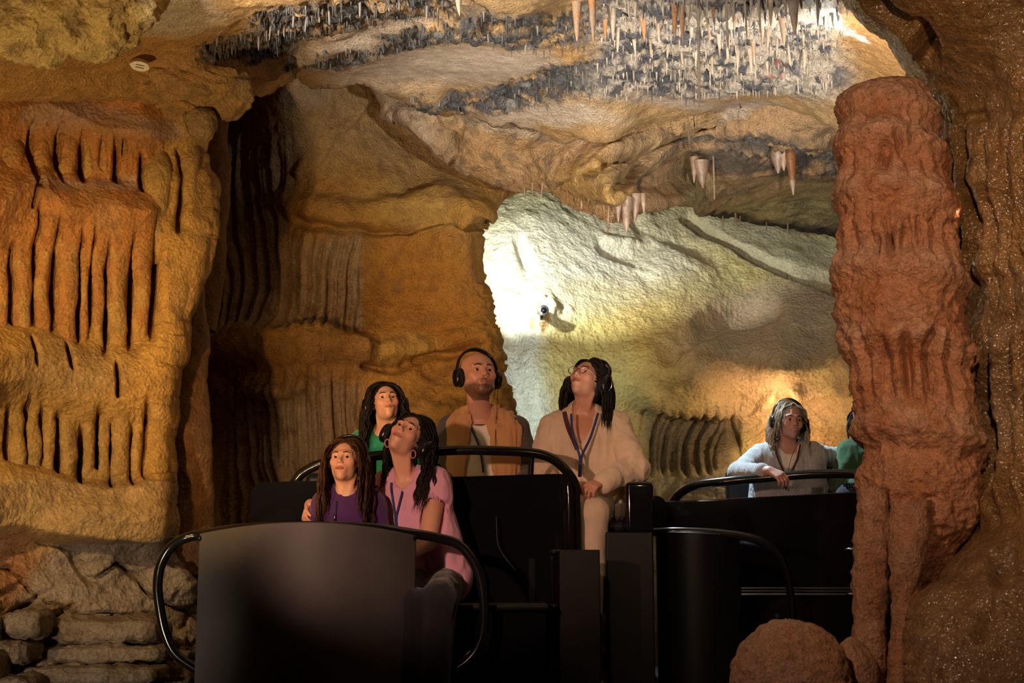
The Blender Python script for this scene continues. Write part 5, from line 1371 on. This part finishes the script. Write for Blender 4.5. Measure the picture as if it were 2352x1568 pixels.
o, v, q = cloth_mesh('shirt', tp_, 0.0075, M['green'], root, L, 841, 0.007, [(s_cap(nk + np.array((0, 0.01, 0.10)), nk + np.array((0, -0.015, 0.005)), 0.055, 0.052), 0.008)])
legs(root, L, hp, A(850,1225,7.0), A(910,1225,7.0), A(850,1420,6.97), A(910,1420,6.97), 'jeans', 0.065, 851)
finish_hair(root, L, hair_cap(c, R, s, 0.084), strands(c, R, s, 850, 0.30, coll(nk, sl, sr, hp, 0.106), 7, 0.0, 0.007, 0.0022, 0.15, 1.0, gravity=0.6, fwd=0.1), 'hair_black')
headphones(c, R, s, 'black headphones on the girl in the green top', 16)

# --- man, upper row
nk, sl, sr, hp = A(1104,952,7.40), A(1037,985,7.42), A(1186,985,7.42), A(1108,1170,7.42)
hands = [hand_prims(A(1070,1160,7.05), (0.3, -1, -0.2), (0, 0, -1), 1.0, 22), hand_prims(A(1150,1160,7.05), (-0.3, -1, -0.2), (0, 0, -1), 1.0, 22, side=-1)]
root, L, c, R, s, H = person('bald bearded man in a tan vest over grey sleeves looking up and aside', (1098,862,7.32,1.07,20,12,0), nk, sl, sr, hp, (0.64, 0.33, 0.23), male=True, beard=True, gaze=(0.1,-1,0.06), chest_r=0.098, neck_r=0.055, lips=(0.46, 0.17, 0.15),
    extra_skin=[limb([sl, A(1012,1110,7.38), A(1070,1160,7.05)], [0.046, 0.040, 0.028]) + hands[0], limb([sr, A(1212,1110,7.38), A(1150,1160,7.05)], [0.046, 0.040, 0.028]) + hands[1]])
tq = torso_prims(nk, sl, sr, hp, 0.100)
crew = [(s_cap(nk + np.array((0, 0.01, 0.10)), nk + np.array((0, -0.03, -0.022)), 0.062, 0.056), 0.008)]
o, v, q = cloth_mesh('tee_shirt', inflate(tq, 0.008), 0.0075, M['white'], root, L, 861, 0.006, crew); bvt = bvh_of(o, v, q)
for nm, ch in (('sleeve', [sl, A(1008,1085,7.40), A(1030,1135,7.2)]), ('sleeve', [sr, A(1216,1088,7.40), A(1190,1138,7.2)])):
    cloth_mesh(nm, limb(ch, [0.071, 0.060, 0.046], 0.03), 0.008, M['grey'], root, L, 865 + len(nm), 0.008)
vest_cut = [(s_cap(A(1100,950,7.30), A(1101,1000,7.29), 0.050, 0.046), 0.006), (s_cap(A(1101,1000,7.29), A(1099,1100,7.28), 0.046, 0.080), 0.006), (s_cap(A(1099,1100,7.28), A(1099,1200,7.28), 0.08, 0.09), 0.006), (s_cap(nk + np.array((0, 0.02, 0.10)), nk + np.array((0, -0.02, -0.01)), 0.066, 0.064), 0.01), (s_cap(sl + np.array((-0.03, 0, 0.03)), A(1005,1100,7.40), 0.072, 0.080), 0.006), (s_cap(sr + np.array((0.03, 0, 0.03)), A(1220,1100,7.40), 0.072, 0.080), 0.006)]
o, v, q = cloth_mesh('vest', inflate(tq, 0.026), 0.0075, M['tan'], root, L, 871, 0.013, vest_cut, (16, 10, 2.5), core=inflate(tq, 0.012)); bvv = bvh_of(o, v, q)
legs(root, L, hp, A(1065,1215,6.98), A(1150,1215,6.98), A(1065,1420,6.95), A(1150,1420,6.95), 'jeans', 0.082, 881)
cab = surf_path(bvv, [(1142,925),(1140,960),(1138,1000),(1136,1040),(1120,1075)], 0.008)
headphones(c, R, s, 'black headphones with round cups on the bald man', 4, cab if len(cab) > 2 else None, 1.03)
ly = empty('lanyard', nk); tag(ly, 'narrow dark blue lanyard on the white shirt of the bald man', 'lanyard')
pp = surf_path(bvt, [(1077,962),(1082,980),(1090,1000),(1098,1018),(1104,1040),(1108,1065),(1110,1085)], 0.014)
if len(pp) > 2: ribbon('strap', pp, 0.011, 0.002, M['lanyard'], ly, ly.location)

# --- woman with glasses, upper row
nk, sl, sr, hp = A(1338,944,7.280), A(1268,982,7.280), A(1416,978,7.260), A(1345,1150,7.320)
el, wr = A(1460,1078,7.140), A(1392,1106,6.980)
hl_ = hand_prims(A(1382,1108,6.970), A(1338,1122,6.860) - A(1382,1108,6.970), (-0.1, 0.5, -0.9), 0.95, 34, 4, -1)
root, L, c, R, s, H = person('woman with round glasses in a cream cardigan and cream trousers looking up', (1348,874,7.22,0.97,-34,27,4), nk, sl, sr, hp, (0.60, 0.29, 0.19), gaze=(0.1,-1,0.12), chest_r=0.091, lips=(0.45, 0.15, 0.13),
    low=0.20, extra_skin=[(limb([sr, el, wr, A(1380,1109,6.970)], [0.04, 0.036, 0.027, 0.025], 0.02) + hl_, 0.0042),  limb([sl, A(1245,1090,7.220), A(1292,1140,6.980)], [0.04, 0.036, 0.026]) + hand_prims(A(1292,1140,6.980), (0.4, -0.8, -0.2), (0, 0, -1), 0.95, 25, side=-1)])
tp_ = inflate(torso_prims(nk, sl, sr, hp, 0.098, 0.8), 0.016)
vneck = [(s_cap(A(1340,925,7.16), A(1329,1036,7.14), 0.098, 0.012), 0.004), (s_cap(nk + np.array((0.005, -0.02, 0.10)), nk + np.array((0.005, -0.05, 0.0)), 0.060, 0.056), 0.008), (s_cap(A(1338,950,7.140), A(1326,1032,7.100), 0.068, 0.010), 0.006)]
o, v, q = cloth_mesh('cardigan', tp_, 0.0075, M['cream'], root, L, 901, 0.009, vneck, (10, 10, 4), core=torso_prims(nk, sl, sr, hp, 0.092, 0.8)); bv = bvh_of(o, v, q)
cloth_mesh('sleeve', limb([sr, el, A(1400,1100,7.000)], [0.074, 0.066, 0.052], 0.03), 0.008, M['cream'], root, L, 905, 0.009, (), (8, 8, 10))
cloth_mesh('sleeve', limb([sl, A(1244,1088,7.220), A(1285,1130,7.020)], [0.072, 0.064, 0.05], 0.03), 0.008, M['cream'], root, L, 907, 0.009, (), (8, 8, 10))
cloth_mesh('cuff', limb([A(1404,1098,7.005), A(1388,1108,6.980)], [0.058, 0.055], 0.01), 0.004, M['cream'], root, L, 909, 0.003)
pp = surf_path(bv, [(1296,945),(1300,965),(1308,990),(1318,1012),(1326,1032)], 0.003)
if len(pp) > 2: ribbon('neck_trim', pp, 0.022, 0.004, M['maroon'], root, L)
legs(root, L, hp + np.array((0, 0, 0.0)), A(1292,1182,6.98), A(1364,1176,6.96), A(1292,1400,6.97), A(1362,1400,6.97), 'creamtr', 0.078, 911, vox=0.0095)
finish_hair(root, L, hair_cap(c, R, s, 0.084), strands(c, R, s, 950, 0.26, coll(nk, sl, sr, hp), 8, 0.0, 0.002, 0.0022, 0.55, 0.4, gravity=0.65), 'hair_black')
headphones(c, R, s, 'black headphones on the woman with glasses', 12)
gl = empty('eyeglasses', H(0, -0.11, 0)); tag(gl, 'round thin-rimmed glasses on the woman in cream', 'eyeglasses')
Mlens, nt, b = new_mat('clear_lens'); b.inputs['Base Color'].default_value = (0.6, 0.6, 0.6, 1); b.inputs['Alpha'].default_value = 0.07; b.inputs['Roughness'].default_value = 0.04
rim = plain_mat('dark_wire_rim', (0.05, 0.02, 0.02), 0.3, 0.5, 0.6)
for sd in (-1, 1):
    ring = [H(sd * 0.033 + 0.025 * math.cos(a), -0.104 - 0.002 * math.cos(a) * sd, -0.004 + 0.023 * math.sin(a)) for a in np.linspace(0, 2 * math.pi, 41)]
    mm = MB(); mm.tube(ring, 0.0012, 8, False); rm = mm.build('rim', rim, gl, loc=gl.location)
    mm = MB(); mm.add(ring[:-1], [tuple(range(40))]); mm.build('lens', Mlens, rm, smooth=False, loc=gl.location)
    mm = MB(); mm.tube([H(sd * 0.058, -0.103, 0.002), H(sd * 0.072, -0.085, 0.003), H(sd * 0.077, -0.01, 0.003)], 0.0016, 6); mm.build('temple', rim, gl, loc=gl.location)
mm = MB(); mm.tube([H(-0.009, -0.105, 0.0), H(0, -0.108, 0.003), H(0.009, -0.105, 0.0)], 0.0015, 6); mm.build('bridge', rim, gl, loc=gl.location)
ly = empty('lanyard', nk); tag(ly, 'blue starry lanyard in the open neck of the cream cardigan', 'lanyard')
bsk = bv
for pts in ([(1312,950),(1314,985),(1320,1015),(1330,1042),(1332,1060),(1330,1095)], [(1374,948),(1366,975),(1356,1005),(1344,1030),(1336,1050),(1333,1095)]):
    pp = [P(x, y, 7.12 + (0.03 if y < 960 else 0) - 0.0003 * (y - 950)) for x, y in pts]
    ribbon('strap', pp, 0.012, 0.002, M['lanyard'], ly, ly.location)

# --- blonde woman in the second car
nk, sl, sr, hp = A(1808,1028,8.66), A(1742,1048,8.64), A(1878,1046,8.66), A(1812,1190,8.68)
el, wr = A(1697,1086,8.42), A(1762,1082,8.10)
hnd = hand_prims(A(1766,1080,8.08), A(1800,1096,8.02) - A(1766,1080,8.08), (0.1, 0.55, -0.8), 0.95, 30, 6, 1)
root, L, c, R, s, H = person('smiling blonde woman in a grey knit cardigan with a hand on the rail', (1814,968,8.58,0.96,9,2,3), nk, sl, sr, hp, (0.60, 0.33, 0.25), smile=True, gaze=(0.25,-1,0.0), brow='hair_brown', chest_r=0.088, lips=(0.48, 0.15, 0.14),
    extra_skin=[(limb([sl, el, wr, A(1768,1081,8.08)], [0.04, 0.036, 0.026, 0.024], 0.02) + hnd, 0.0045), limb([sr, A(1935,1050,8.82), A(1985,1060,8.70)], [0.04, 0.036, 0.026], 0.02) + hand_prims(A(1985,1060,8.70), (0.6, -0.5, -0.5), (0, -0.3, -1), 0.95, 20)])
tq = torso_prims(nk, sl, sr, hp, 0.094, 0.8)
o, v, q = cloth_mesh('tee_shirt', inflate(tq, 0.006), 0.0075, M['white'], root, L, 921, 0.004, [(s_cap(nk + np.array((0, 0, 0.10)), nk + np.array((0, -0.035, -0.022)), 0.058, 0.054), 0.008)]); bvt = bvh_of(o, v, q)
o, v, q = cloth_mesh('cardigan', inflate(tq, 0.020), 0.0075, M['knit'], root, L, 923, 0.008, [(s_cap(A(1810,1030,8.55), A(1814,1120,8.53), 0.060, 0.020), 0.004), (s_cap(A(1814,1120,8.53), A(1816,1190,8.53), 0.02, 0.02), 0.004), (s_cap(nk + np.array((0, -0.02, 0.10)), nk + np.array((0, -0.06, 0.0)), 0.062, 0.058), 0.008)], core=inflate(tq, 0.010))
cloth_mesh('sleeve', limb([sl, el, A(1752,1083,8.14)], [0.066, 0.060, 0.046], 0.03), 0.008, M['knit'], root, L, 925, 0.006)
cloth_mesh('sleeve', limb([sr, A(1930,1050,8.82), A(1958,1052,8.76)], [0.064, 0.056, 0.048], 0.03), 0.008, M['knit'], root, L, 927, 0.006)
mm = MB(); mm.tube([H(x, -0.0912 + 19.8 * x * x, -0.0642 + 9 * x * x) for x in np.linspace(-0.0165, 0.0165, 9)], 0.0050 * s, 8); mm.build('teeth', M['teeth'], root, loc=L)
legs(root, L, hp, A(1775,1225,8.30), A(1850,1225,8.30), A(1775,1400,8.28), A(1850,1400,8.28), 'jeans', 0.078, 931)
finish_hair(root, L, hair_cap(c, R, s, 0.084), strands(c, R, s, 800, 0.24, coll(nk, sl, sr, hp), 9, 0.03, 0.004, 0.0022, 0.3, 1.0, gravity=0.6), 'hair_blond')
cab = [A(1822,1040,8.5), A(1812,1075,8.5), A(1808,1105,8.48), A(1822,1135,8.4)]
headphones(c, R, s, 'black headphones on the blonde woman', 8, cab, 1.08)
ly = empty('lanyard', nk); tag(ly, 'dark lanyard round the neck of the blonde woman', 'lanyard')
for pts in ([(1780,1020),(1786,1050),(1797,1075),(1806,1095)], [(1838,1020),(1832,1050),(1820,1078),(1808,1098),(1806,1125)]):
    ribbon('strap', [P(x, y, 8.53 - 0.0002 * (y - 1020)) for x, y in pts], 0.010, 0.002, M['maroon'], ly, ly.location)

# --- woman in green, half hidden by the red column
nk, sl, sr, hp = A(1992,1010,8.72), A(1948,1038,8.70), A(2060,1038,8.74), A(2000,1190,8.72)
root, L, c, R, s, H = person('dark-haired woman in a bottle green top half hidden behind the red column', (1994,952,8.62,0.96,-62,20,0), nk, sl, sr, hp, (0.50, 0.30, 0.25), gaze=(0,-1,0.2), chest_r=0.088, vox=0.0045,
    extra_skin=[limb([sl, A(1930,1110,8.62), A(1968,1118,8.36)], [0.04, 0.036, 0.026]) + hand_prims(A(1968,1118,8.36), (0.5, -0.8, -0.2), (0, 0, -1), 0.95, 30)])
tq = inflate(torso_prims(nk, sl, sr, hp, 0.094, 0.8), 0.014) + limb([sl, A(1928,1112,8.62), A(1962,1118,8.40)], [0.064, 0.056, 0.044], 0.03) + limb([sr, A(2075,1110,8.62), A(2040,1120,8.40)], [0.064, 0.056, 0.044], 0.03)
o, v, q = cloth_mesh('top', tq, 0.0075, M['darkgreen'], root, L, 941, 0.008, [(s_cap(nk + np.array((0, 0, 0.10)), nk + np.array((0, -0.03, 0.0)), 0.06, 0.056), 0.008)])
legs(root, L, hp, A(1950,1142,8.28), A(2040,1150,8.30), A(1950,1380,8.28), A(2040,1380,8.28), 'jeans', 0.078, 951)
finish_hair(root, L, hair_cap(c, R, s, 0.084), strands(c, R, s, 350, 0.36, coll(nk, sl, sr, hp), 10, 0.0, 0.003, 0.0036, 0.3, 1.0, gravity=0.6, fwd=0.1), 'hair_black')
headphones(c, R, s, 'black headphones on the woman half hidden behind the red column', 8)
cc_ = empty('cable_coil', A(1952,1118,8.24)); tag(cc_, 'glossy black coiled cord on the lap of the woman in bottle green', 'cord')
mm = MB(); mm.tube([A(1940 + 2.6 * i * 0.5, 1116 - 1.0 * math.sin(i * 0.4), 8.24) + np.array((0, 0.016 * math.cos(i * 1.25), 0.018 * math.sin(i * 1.25))) for i in range(30)], 0.0055, 8); mm.build('coil', M['gloss'], cc_, loc=cc_.location)
# ================================================================ stalactites and small fittings
PALE, RUST, GREYS = (0.52, 0.41, 0.32), (0.46, 0.22, 0.10), (0.30, 0.27, 0.25)
STAL = [(1325,20,95,10,1),(1359,-10,100,9,1),(1370,28,70,3,0),(1405,32,92,8,0),(1443,-10,42,3,0),(1462,-10,52,6,0),(1475,36,95,8,1),(1502,7,60,3,0),(1550,-10,90,8,1),(1562,-10,104,8,1),
        (1604,-20,246,4,0),(1627,25,105,6,0),(1666,-10,110,4,0),(1690,20,72,8,0),(1709,-10,85,3,0),(1743,-10,75,4,0),(1752,28,104,6,0),(1793,20,107,8,1),(1803,64,90,3,0),(1823,-20,80,14,0),(1836,-10,20,4,0),
        (1880,-10,62,6,0),(1900,28,58,3,0),(1493,100,132,3,0),(1536,104,132,3,0),(1564,118,146,4,0),(1671,107,143,4,0),(1695,118,170,5,0),(1721,118,168,6,0),(1786,96,128,3,0),(1390,60,96,5,1),(1510,60,100,6,0),(1590,40,92,6,0),
        (1650,80,130,5,0),(1730,100,150,5,0),(1765,60,120,6,0),(1810,110,150,4,0),(1845,60,110,5,0),(1420,80,120,4,0),(1455,90,130,5,0),(1600,110,150,5,0),(1635,130,170,4,0),(1760,140,175,5,0),(1850,130,165,5,0),(1520,-10,40,5,0),
        (1580,-10,60,6,0),(1640,-10,50,6,1),(1680,-10,45,6,0),(1770,-10,60,7,0),(1725,-10,40,5,0),(1800,-10,40,5,0),
        (624,46,92,3,2),(652,48,84,3,2),(593,65,115,3,2),(706,34,73,3,2),(754,22,57,3,2),(827,11,38,4,2),(897,0,27,6,2),(1051,-5,36,8,0),(982,8,56,3,2),(675,30,62,3,2),(730,28,52,2.5,2),(870,95,120,2.5,2),(950,85,112,2.5,2),(1120,70,98,3,2),(1210,95,125,3,2)]
def stalactite(px, y0, y1, w, kind, Yv=None, parent=None, i=0):
    Ys = float(ceil_depth(np.array(float(px)), np.array(float(y0)))) - 0.02 if Yv is None else Yv
    a = P(px, y0 - 4, Ys) + np.array((0, 0, 0.03)); zb = P(px, y1, Ys)[2]; k = Ys / FPX
    n = 5; lean = 0.01 * math.sin(i * 2.3)
    pts = [(a[0] + lean * j / n, Ys, a[2] + (zb - a[2]) * j / n) for j in range(n + 1)]
    straw = w <= 4
    rs = [w * k * ((1.0 - 0.25 * j / n) if straw else (1.25 * (1 - j / n) ** 0.75 + 0.12)) for j in range(n + 1)]
    rs[-1] = w * k * (0.4 if straw else 0.12)
    col = (PALE, RUST, GREYS)[kind]
    if parent is not None: col = (0.55 * col[0], 0.46 * col[1], 0.42 * col[2])
    return drip_tube('stalactite', pts, rs, M['straw'], parent or ceiling, col, 0.25 * w * k, 22, 900 + i * 7, 12, 4, ((0.40, 0.28, 0.20) if kind != 2 else None))
for i, a in enumerate(STAL): stalactite(*a, i=i)
# those of the arch
for i, (px, y0, y1, w, kind, Yv) in enumerate([(1815,340,448,11,1,9.25),(1787,342,398,16,0,9.3),(1800,342,392,14,0,9.28),(1610,385,432,15,0,9.35),(1596,375,420,8,0,9.35),(1638,360,458,2.5,0,9.4),(1436,470,532,14,0,8.55),(1460,462,512,12,0,8.6),
        (1476,460,492,6,0,8.6),(1420,480,512,6,0,8.5),(1398,484,540,2.2,1,8.5),(1386,484,512,1.8,1,8.5),(1352,472,488,2,1,8.7),(1336,466,480,2,1,8.7),(1302,450,468,2,1,8.8),(1246,436,456,2,0,8.9),(1222,434,462,1.6,0,9.0),(1204,432,456,1.6,0,9.1),
        (1661,500,524,2.4,0,10.5),(1689,502,523,2.4,0,10.5),(1700,505,515,2,0,10.6),(1795,290,330,3,0,9.0),(1580,300,330,3,2,8.9),(1810,520,545,2,0,10.7),(1760,512,530,2,0,10.7)]):
    stalactite(px, y0, y1, w, kind, Yv, wall_arch, 200 + i)
# fringe of tiny drips along the dark bands: too many to count
cp = CEIL_POS[:262].reshape(-1, 3); rs_ = np.random.RandomState(12)
d_ = cp - CAM; fy = d_ @ np.array((0, math.cos(PITCH), math.sin(PITCH))); uy = d_ @ np.array((0, -math.sin(PITCH), math.cos(PITCH)))
qx, qy = 1176 + FPX * d_[:, 0] / fy, 784 - FPX * uy / fy
gm, fm, _ = ceiling_masks(qx, qy, cp)
ok = np.where((np.maximum(gm, fm) > 0.6) & (qx > 380) & (qx < 2000) & (qy > -60))[0]
mb = MB(); pick = rs_.choice(ok, min(1700, len(ok)), replace=False)
V_, F_, C_ = [], [], []
for j, kx in enumerate(pick):
    p = cp[kx] + np.array((0, 0, 0.012)); ln = rs_.uniform(0.022, 0.07); r = rs_.uniform(0.003, 0.009); n6 = np.arange(6) * math.pi / 3
    tp = p + np.stack([r * np.cos(n6), r * np.sin(n6), 0 * n6], -1); md = p + np.stack([0.6 * r * np.cos(n6), 0.6 * r * np.sin(n6), 0 * n6 - ln * 0.6], -1); bt = p + np.stack([0.15 * r * np.cos(n6), 0.15 * r * np.sin(n6), 0 * n6 - ln], -1)
    V_.append(np.concatenate([tp, md, bt])); F_.append(grid_faces(3, 6, True) + 18 * j)
    t = rs_.rand(); pale = fm[kx] > 0.5
    col = np.array((0.48, 0.40, 0.34)) if (pale and t < 0.55) else np.array((0.11, 0.105, 0.11)) if t < 0.88 else np.array((0.27, 0.24, 0.22))
    C_.append(np.repeat(col[None], 18, 0))
o = mesh_np('drip_fringe', np.concatenate(V_), np.concatenate(F_), M['straw'], ceiling, np.concatenate(C_)); o['kind'] = 'stuff'

# spotlight on the pale wall
sc_ = P(1246, 713, 10.86); sp = empty('spotlight', sc_); tag(sp, 'small black round spotlight fixed to the bright far wall', 'spotlight')
def ringtube(name, prof, mat, parent, L, dr):
    q = Vector(dr).to_track_quat('Z', 'Y').to_matrix(); vs, fs = [], []; K = 32
    for (r, h) in prof:
        for k in range(K): vs.append(np.array(q @ Vector((r * math.cos(2 * math.pi * k / K), r * math.sin(2 * math.pi * k / K), h))) + np.array(L))
    for i in range(len(prof) - 1):
        for k in range(K): fs.append((i * K + k, i * K + (k + 1) % K, (i + 1) * K + (k + 1) % K, (i + 1) * K + k))
    m = MB(); m.add(vs, fs + [tuple(range(K - 1, -1, -1)), tuple((len(prof) - 1) * K + k for k in range(K))]); return m.build(name, mat, parent, loc=sp.location)
dr_ = (0.25, -0.95, -0.12)
ringtube('housing', [(0.030, -0.09), (0.036, -0.07), (0.038, 0.0), (0.038, 0.028)], M['earcup'], sp, sc_, dr_)
ringtube('rim', [(0.037, 0.022), (0.042, 0.024), (0.042, 0.036), (0.034, 0.037)], M['metal'], sp, sc_, dr_)
ringtube('lens', [(0.033, 0.020), (0.030, 0.034), (0.020, 0.041), (0.004, 0.043)], M['gloss'], sp, sc_, dr_)
mm = MB(); mm.tube([sc_ + np.array((0, 0.05, -0.01)), sc_ + np.array((-0.01, 0.12, -0.05)), sc_ + np.array((-0.01, 0.3, -0.06))], 0.010, 10); mm.build('bracket', M['earcup'], sp, loc=sp.location)

# small white fitting in the ceiling at the left
vc = P(321, 151, float(ceil_depth(np.array(321.0), np.array(151.0))) - 0.12); vt = empty('ceiling_fitting', vc); tag(vt, 'small white oval fitting with two dark slots in the orange ceiling', 'fitting')
M['white_pl'] = plain_mat('white_plastic', (0.72, 0.66, 0.55), 0.6, 0.3, 0, 0.1, 60); M['slot'] = plain_mat('dark_slot', (0.03, 0.025, 0.02), 0.8, 0.2)
nrm = (Vector((0, 0, 0.9)) - Vector([float(x) for x in vc]) + Vector((0, 0, -2.0))).normalized(); ux = Vector((1, 0.22, -0.16)); ux = (ux - nrm * ux.dot(nrm)).normalized(); uy_ = nrm.cross(ux)
def oval(rx, ry, off, th, K=28):
    top = [Vector([float(x) for x in vc]) + ux * (rx * math.cos(2 * math.pi * k / K) * (1 + 0.05 * math.sin(5 * k))) + uy_ * (ry * math.sin(2 * math.pi * k / K)) + nrm * (off + th) for k in range(K)]
    bot = [p - nrm * th for p in top]; m = MB(); m.add(top + bot, [tuple(range(K)), tuple(range(2 * K - 1, K - 1, -1))] + [(k, k + K, (k + 1) % K + K, (k + 1) % K) for k in range(K)]); return m
oval(0.046, 0.024, -0.05, 0.062).build('plate', M['white_pl'], vt, smooth=False, loc=vt.location)
for s_ in (-1, 1):
    a_ = Vector([float(x) for x in vc]) + uy_ * (0.006 * s_) + nrm * 0.0125
    mm = MB(); mm.tube([a_ - ux * 0.020, a_ + ux * 0.020], 0.0018, 8); mm.build('slot', M['slot'], vt, loc=vt.location)
